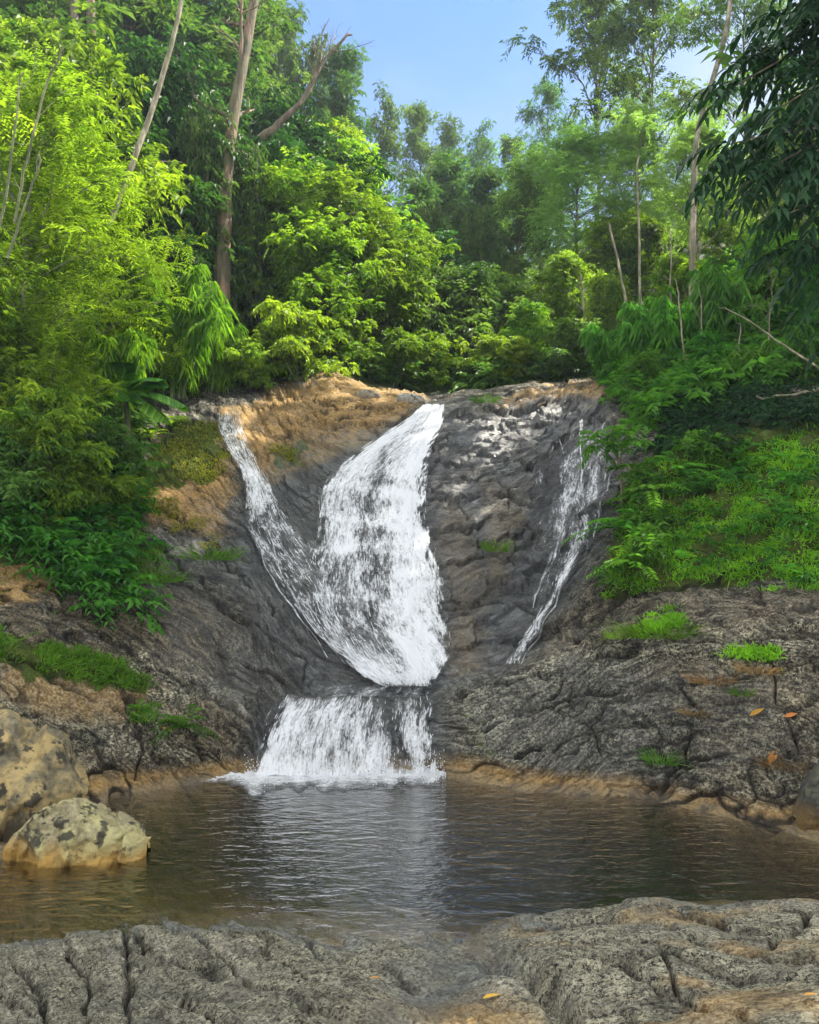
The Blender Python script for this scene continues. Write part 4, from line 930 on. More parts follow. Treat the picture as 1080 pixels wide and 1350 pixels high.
# ---- left slope, sunlit
T, B, SH, BM = 'tree', 'shrub', 'shrub', 'bamboo'
V_ = [
 ('feather0', 30, 15.0, T, 'tall feathery yellow-green tree at the left edge, behind the bare poles', dict(top=110)),
 ('feather1', 125, 17.0, T, 'feathery yellow-green tree left of the leaning bare trunk', dict(top=190, sx=1.0)),
 ('round1', -50, 13.6, T, 'bright broadleaf tree cut by the left edge below the bare poles', dict(top=330)),
 ('feather0', 185, 18.5, T, 'small feathery tree below the foot of the leaning bare trunk', dict(top=310)),
 ('feather2', 80, 14.2, T, 'feathery bright tree above the dark leafy shrubs of the left bank', dict(top=420)),
 ('bamboo0', 232, 18.6, BM, 'yellow-green bamboo clump with drooping leaves, largest above the tan ledge', dict(top=345, sx=0.8)),
 ('bamboo1', 285, 19.4, BM, 'bamboo clump with drooping leaves between the larger clump and the round bush', dict(top=410, sx=0.75)),
 ('bamboo1', 150, 16.6, BM, 'drooping bamboo behind the broad-leaved palm-like plant', dict(top=420, sx=0.8)),
 ('broad0', 378, 20.0, SH, 'rounded bright bush directly above the tan ledge left of the waterfall', dict(top=395, sx=0.95)),
 ('broad1', 330, 19.6, SH, 'bright bush hanging over the top of the narrow left waterfall', dict(top=455, sx=0.9)),
 ('round0', 425, 22.0, T, 'bright broadleaf tree on the slope behind the rounded bush', dict(top=300)),
 ('round1', 375, 23.5, T, 'bright broadleaf tree below the dead branch on the left slope', dict(top=215)),
 ('round2', 480, 24.0, T, 'bright broadleaf tree at the right end of the left slope', dict(top=255)),
 ('round1', 525, 27.0, T, 'yellow-green tree where the left slope meets the valley', dict(top=285)),
 ('round2', 450, 27.0, T, 'green tree beneath the pale hazy crown of the left slope', dict(top=190)),
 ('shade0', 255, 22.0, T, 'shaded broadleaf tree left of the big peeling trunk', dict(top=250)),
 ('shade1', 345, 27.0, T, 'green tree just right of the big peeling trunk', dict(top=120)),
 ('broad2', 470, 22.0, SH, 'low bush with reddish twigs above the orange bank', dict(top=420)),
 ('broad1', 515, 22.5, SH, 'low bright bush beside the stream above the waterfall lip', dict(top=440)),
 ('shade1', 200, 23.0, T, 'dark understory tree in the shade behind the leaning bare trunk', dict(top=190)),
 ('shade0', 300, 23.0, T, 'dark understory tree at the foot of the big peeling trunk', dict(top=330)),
 ('canopy0', 40, 24.0, T, 'tall dark forest tree in the upper left corner', dict(top=-120)),
 ('canopy1', 135, 27.0, T, 'tall forest tree behind the two brown trunks at the upper left', dict(top=-140)),
 ('canopy2', 215, 28.0, T, 'tall forest tree behind the top of the leaning bare trunk', dict(top=-110)),
 ('canopy3', 262, 31.0, T, 'tall forest tree over the big peeling trunk', dict(top=-90, sx=0.7)),
 ('canopy1', 325, 33.0, T, 'tall forest tree at the left border of the open sky', dict(top=-60, sx=0.55)),
 ('canopy2', 398, 37.0, T, 'hazy forest tree just left of the dead branch tip', dict(top=22, sx=0.5)),
 ('canopy0', 455, 38.0, T, 'pale hazy rounded crown below the dead branch tip', dict(top=62, sx=0.55)),
 ('canopy1', -40, 30.0, T, 'forest tree at the left edge with blue sky gaps above', dict(top=-60)),
 ('creeper1', 322, 22.8, 'creeper', 'leafy creeper mantle on the right flank of the big peeling trunk', dict(top=175, sx=0.7)),
 ('creeper1', 275, 22.2, 'creeper', 'dark creeper mantle on the left flank of the big peeling trunk', dict(top=120, sx=0.6)),
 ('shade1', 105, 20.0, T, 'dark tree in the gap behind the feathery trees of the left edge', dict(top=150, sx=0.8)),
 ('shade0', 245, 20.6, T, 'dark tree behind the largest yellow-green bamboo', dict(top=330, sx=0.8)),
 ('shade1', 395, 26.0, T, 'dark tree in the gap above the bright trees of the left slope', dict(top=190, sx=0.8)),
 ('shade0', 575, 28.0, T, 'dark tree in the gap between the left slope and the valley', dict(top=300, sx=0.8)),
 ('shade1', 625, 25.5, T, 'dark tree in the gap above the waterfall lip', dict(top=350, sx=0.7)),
 ('creeper1', 365, 30.0, 'creeper', 'tall hanging creeper mantle near the base of the dead branch', dict(top=120, sx=0.5)),
 ('creeper1', 420, 33.0, 'creeper', 'hanging creeper mantle under the hazy trees of the left slope', dict(top=135, sx=0.5)),
 ('creeper0', 400, 23.0, 'creeper', 'bright hanging creeper in the middle of the left slope', dict(top=270, sx=0.8)),
 ('creeper0', 505, 25.0, 'creeper', 'bright hanging creeper at the right end of the left slope', dict(top=310, sx=0.8)),
 ('creeper1', 565, 30.0, 'creeper', 'dark hanging creeper in the left part of the valley', dict(top=260, sx=0.6)),
 ('creeper1', 635, 31.0, 'creeper', 'dark hanging creeper in the right part of the valley', dict(top=265, sx=0.6)),
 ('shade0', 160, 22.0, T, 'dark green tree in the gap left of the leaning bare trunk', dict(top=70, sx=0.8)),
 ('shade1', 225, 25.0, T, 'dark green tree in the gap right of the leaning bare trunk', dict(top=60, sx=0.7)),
 ('round1', 60, 19.0, T, 'mid green tree behind the feathery trees at the upper left', dict(top=20, sx=0.8)),
 ('canopy3', 350, 38.0, T, 'far forest tree showing between the peeling trunk and the sky', dict(top=-10, sx=0.5)),
 ('canopy0', 430, 44.0, T, 'far hazy tree behind the dead branch tip', dict(top=70, sx=0.45)),
 ('round2', 415, 30.0, T, 'green tree right of the base of the dead branch', dict(top=165, sx=0.8)),
 # ---- valley behind the lip
 ('canopy2', 505, 45.0, T, 'hazy blue-green tree right of the pale rounded crown', dict(top=140, sx=0.5)),
 ('canopy0', 548, 50.0, T, 'dark blue hazy tree, highest left of the valley notch', dict(top=128, sx=0.5)),
 ('canopy1', 588, 56.0, T, 'blue hazy tree in the valley notch, left one of the skyline pair', dict(top=155, sx=0.5)),
 ('canopy2', 632, 58.0, T, 'blue hazy tree at the lowest point of the skyline', dict(top=172, sx=0.5)),
 ('canopy0', 678, 54.0, T, 'hazy tree on the skyline right of its lowest point', dict(top=172, sx=0.5)),
 ('canopy1', 590, 41.0, T, 'olive rounded tree in the middle of the valley', dict(top=205, sx=0.8)),
 ('canopy3', 645, 40.0, T, 'grey-green tree right of the olive valley tree', dict(top=225, sx=0.8)),
 ('canopy3', 545, 36.0, T, 'dark tree hung with creepers left of the olive valley tree', dict(top=235, sx=0.7)),
 ('canopy1', 610, 32.0, T, 'dark creeper-hung tree in the valley centre above the lit bushes', dict(top=270, sx=0.7)),
 ('canopy2', 690, 33.0, T, 'grey-green tree behind the lit bushes of the valley', dict(top=245, sx=0.7)),
 ('round1', 655, 27.5, T, 'yellow-green tree in the valley right of the dark creepers', dict(top=355, sx=0.9)),
 ('round0', 700, 24.0, T, 'brightest yellow-green bush above the right part of the rock face', dict(top=400, sx=0.9)),
 ('broad0', 640, 23.0, SH, 'sunlit bush right of the stream above the waterfall lip', dict(top=440, sx=1.1)),
 ('broad1', 575, 23.5, SH, 'green bush straight above the waterfall lip', dict(top=445, sx=1.2)),
 ('broad0', 675, 22.4, SH, 'small sunlit bush at the orange edge of the right lip', dict(top=455)),
 ('fill0', 545, 25.0, SH, 'shaded shrub in the gap above the stream', dict(top=380, sx=1.1)),
 ('fill1', 610, 26.0, SH, 'shaded shrub below the dark creepers', dict(top=365, sx=1.0)),
 ('round1', 745, 26.0, T, 'yellow-green tree left of the thin pale trunks', dict(top=330, sx=0.9)),
 ('fill0', 740, 22.5, SH, 'dark green shrub at the top right corner of the rock face', dict(top=430, sx=1.1)),
 # ---- right slope
 ('airy0', 775, 36.0, T, 'tall open-crowned blue tree against the sky, left of the pale trees', dict(top=-60, sx=0.7)),
 ('airy1', 722, 50.0, T, 'thin blue tree silhouetted on the skyline', dict(top=105, sx=0.6)),
 ('airy0', 875, 34.0, T, 'tall open-crowned tree in the bright sky at the upper right', dict(top=-70, sx=0.75)),
 ('airy1', 985, 32.0, T, 'open-crowned tree behind the dark overhanging branches', dict(top=-60, sx=0.8)),
 ('pale0', 845, 30.0, T, 'pale fine-leaved tree with thin trunk, largest in the right middle', dict(top=130)),
 ('pale1', 770, 31.0, T, 'pale green tree left of the largest fine-leaved tree', dict(top=165)),
 ('pale1', 915, 25.0, T, 'pale fine-leaved tree touching the dark overhanging branches', dict(top=160)),
 ('pale0', 715, 36.0, T, 'pale grey-green tree on the right side of the valley', dict(top=195)),
 ('round1', 890, 23.0, T, 'bright green tree behind the thin pale trunks on the right', dict(top=330)),
 ('round1', 850, 28.0, T, 'bright tree behind the straight pale trunk on the right slope', dict(top=285)),
 ('round2', 800, 29.0, T, 'bright tree behind the leaning pale trunk on the right slope', dict(top=290)),
 ('canopy3', 940, 31.0, T, 'green forest tree high on the right slope behind the overhanging leaf tips', dict(top=190, sx=0.7)),
 ('round0', 965, 26.0, T, 'sunlit tree on the right slope beside the tall pale trunk', dict(top=265)),
 ('round2', 1030, 24.0, T, 'sunlit tree under the darkest overhanging branches', dict(top=260)),
 ('creeper0', 800, 23.5, 'creeper', 'sunlit hanging creeper at the corner where the right slope begins', dict(top=350, sx=0.9)),
 ('dbamboo0', 800, 20.4, BM, 'green bamboo clump at the right end of the rock lip', dict(top=420, sx=0.9)),
 ('dbamboo1', 870, 18.4, BM, 'green bamboo clump below the largest fine-leaved tree', dict(top=370, sx=0.9)),
 ('dbamboo0', 950, 17.6, BM, 'dark green bamboo clump under the left tips of the overhanging branches', dict(top=345, sx=0.9)),
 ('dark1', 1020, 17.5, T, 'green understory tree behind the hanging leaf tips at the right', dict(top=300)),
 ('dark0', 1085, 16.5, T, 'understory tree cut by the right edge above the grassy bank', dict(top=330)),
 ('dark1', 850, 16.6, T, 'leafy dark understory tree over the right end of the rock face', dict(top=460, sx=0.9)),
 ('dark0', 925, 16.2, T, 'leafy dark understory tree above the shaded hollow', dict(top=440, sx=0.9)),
 ('dbamboo1', 1000, 15.6, BM, 'low dark bamboo above the grassy bank', dict(top=440, sx=1.0)),
 ('dbamboo0', 1070, 15.2, BM, 'low dark bamboo at the right edge above the grassy bank', dict(top=420, sx=1.0)),
 ('pale0', 1060, 22.0, T, 'pale tree at the right edge behind the overhanging branches', dict(top=120)),
 # ---- banks
 ('broad1', 60, 12.9, SH, 'bright leafy shrub on the left bank just above the brown rock', dict(top=600, sx=1.1)),
 ('fill1', 130, 14.3, SH, 'leafy shrub on the left bank beside the golden grass', dict(top=560, sx=1.0)),
 ('fill0', -10, 12.6, SH, 'leafy shrub at the left edge of the bank', dict(top=570, sx=1.1)),
 ('broad0', 175, 14.2, SH, 'low shrub at the right end of the left bank shrubs', dict(top=630, sx=1.0)),
 ('broad1', 90, 13.8, SH, 'sunlit bush above the dark shrubs of the left bank', dict(top=520)),
 ('broad2', 20, 13.6, SH, 'sunlit bush low at the left edge', dict(top=500)),
 ('fern1', 195, 16.6, 'fern', 'yellow-green fern clump beside the golden grass of the left bank', dict(top=545, sx=1.2)),
 ('fern1', 228, 17.2, 'fern', 'small fern under the drooping bamboo', dict(top=530, sx=1.1)),
 ('fern0', 240, 11.3, 'fern', 'dark green fern clump hanging on the left bank above the pool', dict(py=960, h=0.55, sx=0.9)),
 ('fern0', 180, 11.3, 'fern', 'small fern left of the dark green fern clump', dict(py=938, h=0.3, sx=0.8)),
 ('fern0', 835, 14.0, 'fern', 'large fern at the left end of the grassy bank', dict(py=700, h=0.9)),
 ('fern0', 860, 14.0, 'fern', 'fern above the grass near the slender shrub', dict(py=655, h=0.8)),
 ('fern0', 900, 14.0, 'fern', 'fern at the upper border of the grassy bank', dict(py=625, h=0.7)),
 ('fern0', 845, 14.0, 'fern', 'lowest fern of the grassy bank, beside the rock', dict(py=750, h=0.6)),
 ('tuft0', 870, 10.4, 'grass tuft', 'small bright green grass tuft on the right rock slab', dict(py=1003, h=0.3, sx=0.8)),
 ('tuft0', 868, 11.2, 'grass tuft', 'wide green grass tuft on the ridge of the right slab', dict(py=836, h=0.36, sx=1.5)),
 ('tuft0', 815, 11.2, 'grass tuft', 'small green grass tuft left of the ridge tuft', dict(py=840, h=0.22)),
 ('tuft1', 1035, 9.6, 'grass tuft', 'dry brown grass tuft beside the large yellow leaf', dict(py=1008, h=0.28)),
 ('tuft1', 935, 10.6, 'grass tuft', 'dry brown grass tuft left of the green sprig on the right slab', dict(py=898, h=0.26)),
 ('tuft1', 1000, 10.4, 'grass tuft', 'dry brown grass tuft on the upper right slab', dict(py=884, h=0.26)),
 ('tuft1', 918, 10.4, 'grass tuft', 'sparse dry grass tuft in the middle of the right slab', dict(py=940, h=0.18)),
 ('tuft0', 980, 10.4, 'grass tuft', 'green leafy sprig between the two dry tufts of the right slab', dict(py=915, h=0.16)),
 ('tuft0', 275, 14.5, 'grass tuft', 'shaded grass tuft on the left rock above its brown slope', dict(py=735, h=0.4, sx=1.5)),
 ('tuft0', 205, 14.5, 'grass tuft', 'grass tuft hanging at the lower end of the left bank shrubs', dict(py=765, h=0.35, sx=1.4)),
 ('tuft0', 640, 18, 'grass tuft', 'tiny grass tuft on the right lip of the rock face', dict(py=530, h=0.3)),
 ('tuft0', 655, 16, 'grass tuft', 'grass growing in the cleft of the dark rock face', dict(py=725, h=0.35, sx=0.8)),
]
for key, px, Y, cat, label, kw in V_:
    place(key, px, Y, label, cat, **kw)
# trees just outside the right edge; their shade lies on the falls
for k, (x, Y, h) in enumerate([(14.5, 21.5, 23), (14, 12.5, 23)]):
    r, H, used = PROTO['canopy0' if k == 0 else 'airy1']; o = copy_tree(r)
    px = CX + x / Y * F; g = ground(px, Y); sc = h / H
    o.location = g; o.scale = (sc * 1.0, sc * 1.0, sc); o.rotation_euler = (0, 0, k * 1.3)
    tag(o, 'tall forest tree standing outside the right edge of the view', 'tree', 'trees outside the right edge')
for k, v in PROTO.items():
    if not v[2]: print('UNUSED PROTO', k)

# ------------------------------------------------------------------ bare trunks, poles and dead wood
def pole(name, pts, r0, r1, mat, label, cat, Y0=None, Y1=None, branches=0, seed=0, part='trunk', n=16, wob=0.01):
    """pts: photo points from base to tip with depths (px, py, Y)"""
    rg = np.random.default_rng(300 + seed)
    w = np.array([P(*p) for p in pts]); t = np.linspace(0, len(w) - 1, n); i = np.minimum(t.astype(int), len(w) - 2); fr = (t - i)[:, None]
    p = w[i] * (1 - fr) + w[i + 1] * fr; p = np.stack([gsm(p[:, k][None], 1.0, 1)[0] for k in range(3)], -1)
    p[1:-1] += np.cumsum(rg.normal(size=(n - 2, 3)), 0) * wob * 0.9
    root = empty(name, w[0]); m = MB(); m.tube(p - w[0], np.linspace(r0, r1, n), 10, rough=0.05)
    b = m
    for k in range(branches):
        q = int(rg.uniform(n * 0.45, n - 1)); d = rdir(1, rg, 0.6)[0] + norm(p[-1] - p[0]) * 0.6; l = rg.uniform(0.4, 1.3) * (0.4 + np.linalg.norm(w[-1] - w[0]) * 0.09)
        c = curve(p[q] - w[0], p[q] - w[0] + d * l, rg.normal(size=3) * 0.1 * l, 8, 0.03 * l, rg)
        rr = max(r1 * 0.6, r0 * 0.12); b.tube(c, np.linspace(rr, rr * 0.25, 8), 5)
        for _ in range(3):
            e = c[int(rg.uniform(3, 7))]; b.tube(curve(e, e + (rdir(1, rg, 0.4)[0] + d * 0.5) * l * 0.45, (0, 0, 0), 5, 0.02 * l, rg), np.linspace(rr * 0.35, rr * 0.1, 5), 4)
    m.build(part, M[mat], root)
    return tag(root, label, cat)
pole('dead_tree', [(140, 305, 16.5), (165, 240, 16.7), (195, 170, 16.9), (222, 85, 17.1), (242, 10, 17.3), (250, -40, 17.4)], 0.062, 0.04, 'palebark', 'long pale bare trunk leaning right across the left forest', 'tree', seed=1)
pole('dead_tree', [(292, 420, 21.5), (294, 330, 21.6), (296, 250, 21.7), (302, 170, 21.9), (318, 90, 22.2), (330, 20, 22.5), (345, -60, 22.8)], 0.19, 0.11, 'peel', 'thick reddish trunk with peeling bark on the left slope', 'tree', seed=2, branches=6)
pole('bare_tree', [(98, 230, 21), (101, 130, 21), (100, 50, 21), (96, -60, 21)], 0.11, 0.08, 'bark', 'slim brown trunk at the upper left, left one of the pair', 'tree', seed=3)
pole('bare_tree', [(124, 230, 22), (123, 130, 22), (121, 50, 22), (118, -60, 22)], 0.13, 0.1, 'peel', 'slim brown trunk at the upper left, right one of the pair', 'tree', seed=4)
pole('dead_tree', [(340, 185, 24), (362, 168, 24), (385, 148, 24), (408, 125, 24.2), (420, 95, 24.4), (440, 68, 24.6), (468, 42, 24.8)], 0.11, 0.03, 'bark', 'bare crooked dead branch reaching into the sky from the left slope', 'tree', seed=5, branches=16, wob=0.03)
for k, (a, l) in enumerate([([(-5, 320, 13), (8, 260, 13), (22, 170, 13), (32, 90, 13)], 'pale bamboo pole at the left edge, thickest of the three'),
                            ([(8, 345, 12.6), (25, 290, 12.7), (40, 240, 12.8), (52, 200, 12.8)], 'short brown bamboo pole slanting right at the left edge'),
                            ([(18, 300, 13.2), (35, 210, 13.2), (60, 120, 13.2), (85, 60, 13.2)], 'thin bamboo pole slanting far right at the upper left')]):
    pole('bamboo_pole', a, 0.022, 0.012, 'greenbark', l, 'bamboo', seed=10 + k, part='culm', branches=3)
for k, (a, r, l) in enumerate([([(836, 475, 19), (828, 410, 19.2), (815, 345, 19.4), (802, 290, 19.6)], 0.038, 'thin pale bare trunk leaning left, on the right slope'),
                               ([(846, 450, 21), (844, 350, 21), (845, 270, 21), (843, 200, 21)], 0.033, 'thin straight pale trunk right of the leaning pale one'),
                               ([(906, 490, 17), (898, 430, 17), (890, 365, 17)], 0.018, 'slender white stem among the bamboo right of the pale trunks'),
                               ([(975, 500, 16), (974, 460, 16), (972, 425, 16)], 0.014, 'short slender stem in the dark bamboo at the right'),
                               ([(913, 450, 22), (914, 350, 22), (915, 260, 22), (918, 180, 22.2), (965, 40, 23), (970, -60, 23)], 0.09, 'tall pale trunk rising behind the dark overhanging branches')]):
    pole('slim_tree', a, r, r * 0.6, 'palebark', l, 'tree', seed=20 + k)
for k, (a, r, l) in enumerate([([(772, 470, 22), (770, 420, 22), (766, 360, 22)], 0.024, 'slender stem at the left border of the right slope'),
                               ([(928, 500, 16.5), (924, 440, 16.5), (926, 385, 16.5)], 0.016, 'slender stem just left of the leaning fallen pole'),
                               ([(884, 450, 20), (882, 380, 20), (886, 300, 20)], 0.026, 'slender pale stem between the straight trunk and the tall trunk'),
                               ([(1010, 500, 16), (1014, 440, 16), (1012, 395, 16)], 0.016, 'slender stem under the darkest hanging leaf tips')]):
    pole('slim_tree', a, r, r * 0.5, 'palebark', l, 'tree', seed=40 + k, branches=3)
pole('fallen_pole', [(1090, 492, 14.6), (1030, 455, 14.8), (985, 425, 15.0), (945, 405, 15.2)], 0.02, 0.008, 'palebark', 'thin pale pole leaning left out of the right edge', 'stick', seed=30)
pole('fallen_pole', [(1085, 512, 14.2), (1040, 520, 14.3), (995, 522, 14.5)], 0.03, 0.018, 'palebark', 'thin fallen stick lying in the dark hollow at the right', 'stick', seed=31)
pole('fallen_branch', [(700, 540, 17.9), (730, 527, 18.2), (770, 519, 18.5)], 0.035, 0.02, 'bark', 'dark branch lying on the right lip of the rock face', 'branch', seed=32, branches=3)

# slender shrub standing on the ledge at the right end of the rock face
def slender():
    rg = np.random.default_rng(401); p0, _ = hit(822, 690)
    r = empty('slender_shrub', p0); m = MB(); b = MB()
    st = curve((0, 0, -0.1), (-0.12, 0, 1.15), (0.06, 0, 0), 10, 0.015, rg); b.tube(st, np.linspace(0.025, 0.012, 10), 6)
    cl = np.array([(-0.1, 0, 1.25), (-0.35, 0.05, 1.15), (0.15, -0.05, 1.2), (-0.25, -0.1, 1.4), (0.05, 0.1, 1.4), (-0.45, 0.0, 1.3), (0.1, 0, 0.85)])
    for c in cl: b.tube(curve(st[-3], c, (0, 0, 0.03), 6), np.linspace(0.012, 0.005, 6), 4)
    crown(m, cl, 0.18, rg, 10, 0.16, 6, 0.13, 0.05, droop=0.35)
    m.build('foliage', M['dark'], r, smooth=False); b.build('stem', M['bark'], r)
    tag(r, 'slender small shrub on a thin stem at the right end of the rock face', 'shrub')
slender()
# broad-leaved palm-like plant on the left bank
def palm():
    rg = np.random.default_rng(402); p0 = ground(165, 15.2)
    r = empty('broad_leaf_plant', p0); b = MB()
    H = zy(520, 15.2) - p0[2]
    st = curve((0, 0, -0.2), (0, 0, H), (0.05, 0, 0), 8); b.tube(st, np.linspace(0.07, 0.04, 8), 8); b.build('stem', M['greenbark'], r)
    for k, (dx, dy, dz, l) in enumerate([(0.05, -0.2, 1.0, 0.95), (0.8, -0.3, 0.75, 1.0), (1.0, -0.2, 0.25, 1.15), (0.9, -0.5, -0.1, 1.0), (-0.7, -0.3, 0.6, 0.8), (-0.9, -0.1, 0.2, 0.8), (0.4, -0.9, 0.2, 0.8), (0.5, 0.6, 0.8, 0.8)]):
        m = MB(); d = norm(np.array([dx, dy, dz])); n = 40
        t = np.linspace(0, 1, n)[:, None]; p = st[-1] + d * l * t + np.array([0, 0, -0.45]) * l * t ** 2
        tg = norm(np.gradient(p, axis=0)); sd_ = norm(np.cross(tg, (0.05, 0.05, 1)))
        w = 0.3 * np.sin(np.clip(t * 1.05 + 0.1, 0, 1.12) / 1.12 * np.pi) ** 0.7 * l
        for sg in (1, -1):
            leaves(m, p[4:], sd_[4:] * sg + tg[4:] * 0.75, np.array([0, 0, 1.0]) + 0 * p[4:], w[4:, 0] * 1.1 + 0.05, 0.075, droop=0.4, fold=0.1, shape='blade')
        m.tube(p, np.linspace(0.012, 0.004, n), 4); m.build('leaf', M['dark'], r, smooth=False)
    tag(r, 'dark broad-leaved palm-like plant on the left bank below the bamboo', 'plant')
palm()
# overhanging tree near the camera on the right
def overhang():
    rg = np.random.default_rng(403); base = P(1440, 800, 9.4); base[2] = ground(1440, 9.4)[2]
    r = empty('overhanging_tree', base); b = MB(); m = MB()
    w = lambda px, py, Y: P(px, py, Y) - base
    tr = np.array([w(1440, 800, 9.4), w(1425, 500, 9.3), w(1400, 200, 9.2), w(1360, -100, 9.0), w(1300, -330, 8.8)]); tr[0] = (0, 0, -0.4)
    q_ = np.linspace(0, 4, 24); q0 = np.minimum(q_.astype(int), 3); trs = tr[q0] * (1 - (q_ - q0))[:, None] + tr[q0 + 1] * (q_ - q0)[:, None]
    trs = np.stack([gsm(trs[:, k][None], 1.5, 1)[0] for k in range(3)], -1); trs[1:] += np.cumsum(rg.normal(size=(23, 3)), 0) * 0.012
    b.tube(trs, np.linspace(0.17, 0.06, 24), 10, rough=0.05)
    tips = [(930, 165, 7.4), (925, 240, 7.2), (940, 300, 7.0), (965, 120, 7.8), (1000, 60, 7.6), (985, 200, 6.8), (1010, 330, 7.0), (1020, 380, 7.2), (1045, 250, 6.7), (1060, 320, 6.9), (1070, 160, 6.8), (1050, 60, 7.2), (1090, 400, 7.2), (1100, 240, 6.8), (1030, 140, 7.3), (1085, 30, 7.0), (1040, 0, 7.4), (960, 250, 7.6), (1000, 270, 7.5), (1100, 100, 7.2), (1120, 330, 7.3)] + [(rg.uniform(1130, 1560), rg.uniform(-120, 330), rg.uniform(7.6, 10.5)) for _ in range(24)]
    for k, t in enumerate(tips):
        t = (t[0] + 32, t[1] - 8, t[2]); a = trs[int(np.clip(9 + (400 - t[1]) / 45 + rg.uniform(-2, 2), 6, 22))]; e = w(*t) + np.array([0, 0, 0.25])
        c = curve(a, e, (0, 0, 0.35), 10, 0.01, rg); b.tube(c, np.linspace(0.026, 0.006, 10), 5)
        n = 26
        i = rg.uniform(5, 9, n); i0 = i.astype(int); fr = (i - i0)[:, None]; org = c[i0] * (1 - fr) + c[np.minimum(i0 + 1, 9)] * fr
        d = norm(np.stack([rg.normal(-0.55, 0.5, n), rg.normal(-0.1, 0.5, n), rg.normal(-0.15, 0.3, n)], -1))
        twigs(m, org, d, rg.uniform(0.35, 0.6, n), 14, 0.125, 0.042, rg, side=0.9, droop=0.5, tdroop=0.6, shape='blade', jit=0.2, tone=rg.uniform(0, 1, n))
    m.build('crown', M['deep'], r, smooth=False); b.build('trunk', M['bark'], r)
    tag(r, 'dark overhanging tree with drooping pointed leaflets in the upper right foreground', 'tree')
overhang()

# ------------------------------------------------------------------ grass and ground cover (stuff)
def grass(name, polys, mat, n, h, wd, seed, tone0=0.0):
    rg = np.random.default_rng(seed); mb = MB(); B_, D_, Hh = [], [], []
    for poly, share in polys:
        po = np.array(poly, float); k = 0; want = int(n * share); bb = (po.min(0), po.max(0)); tries = 0
        while k < want and tries < want * 30:
            q = rg.uniform(*bb); tries += 1
            if polydist(q[:1], q[1:], poly)[0] + 14 * noise(q[0] * 0.05, q[1] * 0.05, 2.2) < 0: continue
            dn_ = noise(q[0] * 0.035, q[1] * 0.05, 8.8)
            if dn_ < -0.2: continue
            p, nr = hit(*q)
            c = rg.integers(2, 6)
            for _ in range(c):
                B_.append(p + rg.normal(size=3) * np.array([0.05, 0.05, 0.0]) - np.array([0, 0, 0.02])); D_.append(nr * 0.5 + np.array([0, 0, 0.8]) + rg.normal(size=3) * 0.45); Hh.append(h * rg.uniform(0.5, 1.3) * (1 + 0.6 * dn_))
            k += c
    B_, D_, Hh = np.array(B_), np.array(D_), np.array(Hh)
    leaves(mb, B_, D_, rdir(len(B_), rg, 0.3), Hh, wd, droop=0.45, shape='blade', fold=0.2, tone=np.clip(0.5 + 0.5 * noise(B_[:, 0] * 2, B_[:, 1] * 2, B_[:, 2] * 2) + rg.normal(size=len(B_)) * 0.2, 0, 1))
    return tag(mb.build(name, M[mat], smooth=False), kind='stuff')
grass('bank_grass', [([(800, 790), (810, 720), (840, 660), (900, 610), (960, 590), (1140, 545), (1450, 470), (1450, 790), (1000, 775), (950, 760), (880, 770), (850, 785)], 0.9),
                     ([(835, 840), (860, 812), (905, 800), (895, 825)], 0.04), ([(930, 865), (1000, 850), (1040, 860), (1000, 872)], 0.02)], 'grass', 50000, 0.13, 0.016, 501)
grass('bank_grass', [([(-60, 815), (40, 842), (130, 862), (195, 892), (195, 912), (120, 905), (60, 880), (-60, 860)], 0.6), ([(90, 715), (160, 690), (215, 720), (230, 765), (190, 765), (150, 745)], 0.3), ([(170, 925), (200, 930), (205, 960), (180, 955)], 0.06)], 'tuft', 8000, 0.13, 0.013, 502)
grass('golden_grass', [([(195, 625), (205, 590), (235, 560), (280, 550), (300, 600), (290, 640), (250, 630)], 0.55), ([(170, 650), (200, 650), (270, 690), (290, 725), (260, 720), (215, 690)], 0.25), ([(350, 600), (365, 585), (400, 590), (400, 615), (360, 622)], 0.1), ([(-60, 735), (20, 745), (50, 770), (0, 795), (-60, 800)], 0.1)], 'gold', 6000, 0.09, 0.014, 503)
# undergrowth: leaves covering the slopes between the shrubs
def undergrowth(name, pxr, Yr, n, mat, L, Wd, seed, avoid=None):
    rg = np.random.default_rng(seed); cl = []
    while len(cl) < n:
        px, Y = rg.uniform(*pxr), math.sqrt(rg.uniform(Yr[0] ** 2, Yr[1] ** 2))
        if avoid and avoid(px, Y): continue
        g = ground(px, Y); cl.append(g + np.array([0, 0, rg.uniform(0.0, 0.35)]))
    m = MB(); crown(m, np.array(cl), rg.uniform(0.25, 0.6, n), rg, 9, 0.4, 8, L, Wd, up=0.6, droop=0.35)
    return tag(m.build(name, M[mat], smooth=False), kind='stuff')
av = lambda px, Y: (400 < px < 810 and Y < 21.5) or (270 < px <= 400 and Y < 20.2) or (530 < px < 600 and Y < 23)
undergrowth('undergrowth', (-150, 480), (15.5, 30), 1500, 'canopy', 0.19, 0.07, 601, lambda px, Y: av(px, Y) or (px > 170 and Y < 19.3))
undergrowth('undergrowth', (480, 780), (22, 34), 700, 'canopy', 0.2, 0.08, 602, av)
undergrowth('undergrowth', (790, 1250), (15.2, 28), 1500, 'dark', 0.2, 0.06, 603, lambda px, Y: av(px, Y) or (px < 850 and Y < 17.5))
undergrowth('undergrowth', (-150, 170), (12.2, 15.5), 420, 'dark', 0.13, 0.06, 604)
undergrowth('undergrowth', (-200, 1300), (34, 75), 1400, 'canopy', 0.4, 0.2, 605)

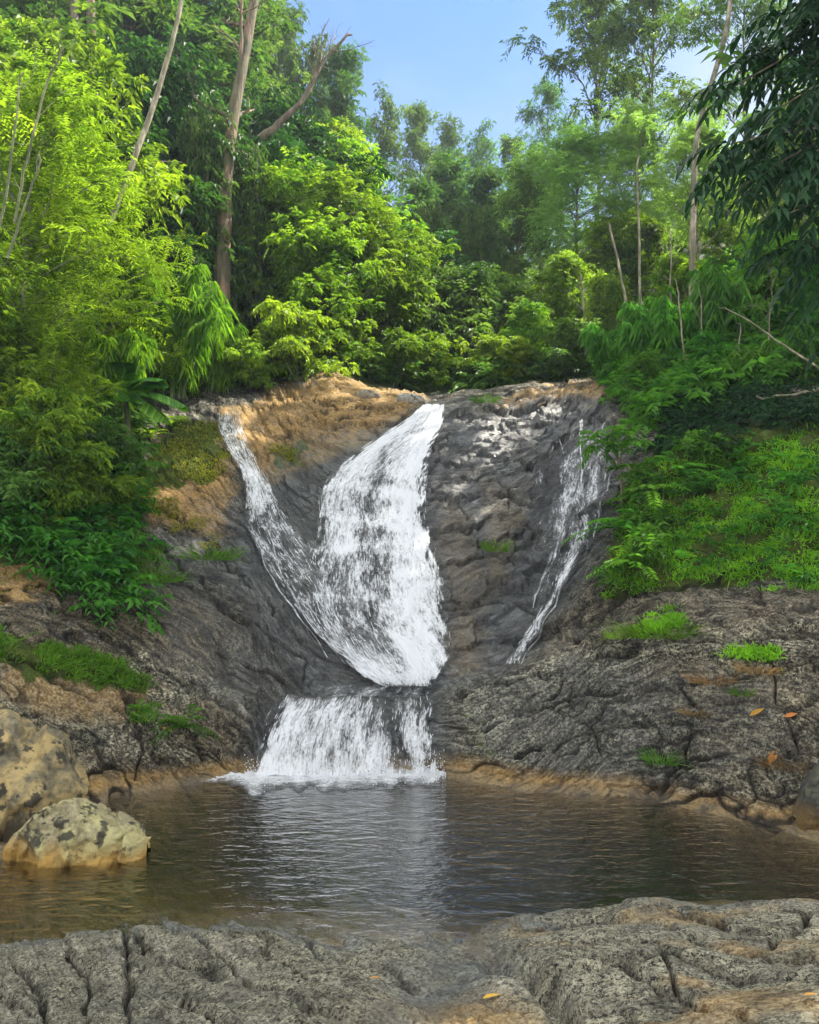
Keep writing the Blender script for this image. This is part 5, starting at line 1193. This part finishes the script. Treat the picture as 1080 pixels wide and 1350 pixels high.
def bank_plants(poly, n, mat, seed):
    rg = np.random.default_rng(seed); po = np.array(poly, float); cl = []
    while len(cl) < n:
        q = rg.uniform(po.min(0), po.max(0))
        if polydist(q[:1], q[1:], poly)[0] < 0 or noise(q[0] * 0.02, q[1] * 0.03, 4.4) < -0.12: continue
        cl.append(hit(*q)[0] + np.array([0, 0, 0.1]))
    m = MB(); crown(m, np.array(cl), rg.uniform(0.12, 0.28, n), rg, 9, 0.24, 7, 0.11, 0.036, up=0.8, droop=0.35)
    return tag(m.build('bank_plants', M[mat], smooth=False), kind='stuff')
bank_plants([(835, 610), (860, 545), (960, 515), (1140, 470), (1450, 400), (1450, 480), (1140, 550), (960, 592), (890, 605)], 420, 'deep', 703)  # darkened leaf colour carries the shade of the hollow
bank_plants([(800, 790), (830, 650), (900, 600), (1140, 550), (1140, 780), (1000, 775), (950, 760), (880, 770)], 40, 'dark', 704)
bank_plants([(805, 770), (815, 700), (840, 640), (900, 600), (960, 590), (900, 660), (880, 720), (860, 770)], 60, 'dark', 701)
# haze
hv = np.array([(x, y, z) for x in (-190, 190) for y in (-6, 93) for z in (-3.5, 62)], float)
hf = np.array([(0, 1, 3, 2), (4, 6, 7, 5), (0, 4, 5, 1), (2, 3, 7, 6), (0, 2, 6, 4), (1, 5, 7, 3)])
hm, hnt, hout = newmat('haze'); pv = hnt.nodes.new('ShaderNodeVolumePrincipled')
pv.inputs['Color'].default_value = (0.72, 0.86, 1.0, 1); pv.inputs['Density'].default_value = HAZE; pv.inputs['Anisotropy'].default_value = 0.35
hnt.links.new(pv.outputs[0], hout.inputs['Volume'])
if HAZE > 0: tag(mesh_obj('haze', hv, hf, hm, smooth=False), kind='stuff')

# ------------------------------------------------------------------ fallen leaves
def fallen(px, py, l, wd, ang_, label, seed):
    p, nr = hit(px, py); rg = np.random.default_rng(seed)
    m = MB(); d = np.array([math.cos(ang_), 0.25, math.sin(ang_)]); d = norm(d - nr * (d @ nr) * 0.9)
    leaves(m, np.array([[0, 0, 0.0]]), d[None], nr[None], l, wd, droop=0.05, fold=0.3, shape='blade', tone=np.array([rg.uniform(0, 1)]))
    o = m.build('fallen_leaf', M['fallen'], smooth=False); o.location = p + nr * 0.03
    tag(o, label, 'fallen leaf')
fallen(1010, 1008, 0.24, 0.08, 0.9, 'large curled yellow leaf on the right rock slab', 1)
fallen(992, 945, 0.18, 0.06, 0.1, 'brown fallen leaf on the right slab, left of its neighbour', 2)
fallen(1034, 946, 0.15, 0.05, 0.15, 'orange-brown fallen leaf on the right slab near the edge of the view', 3)
fallen(486, 1296, 0.07, 0.03, 0.8, 'small orange leaf on the grey foreground rock', 4)
fallen(636, 1324, 0.1, 0.05, 0.2, 'yellow leaf lying in the wet gully of the foreground rock', 5)
fallen(1064, 1322, 0.07, 0.035, 0.1, 'small yellow leaf at the right edge of the foreground rock', 6)
fallen(212, 962, 0.14, 0.05, 0.0, 'small orange leaf below the dark green fern clump', 7)
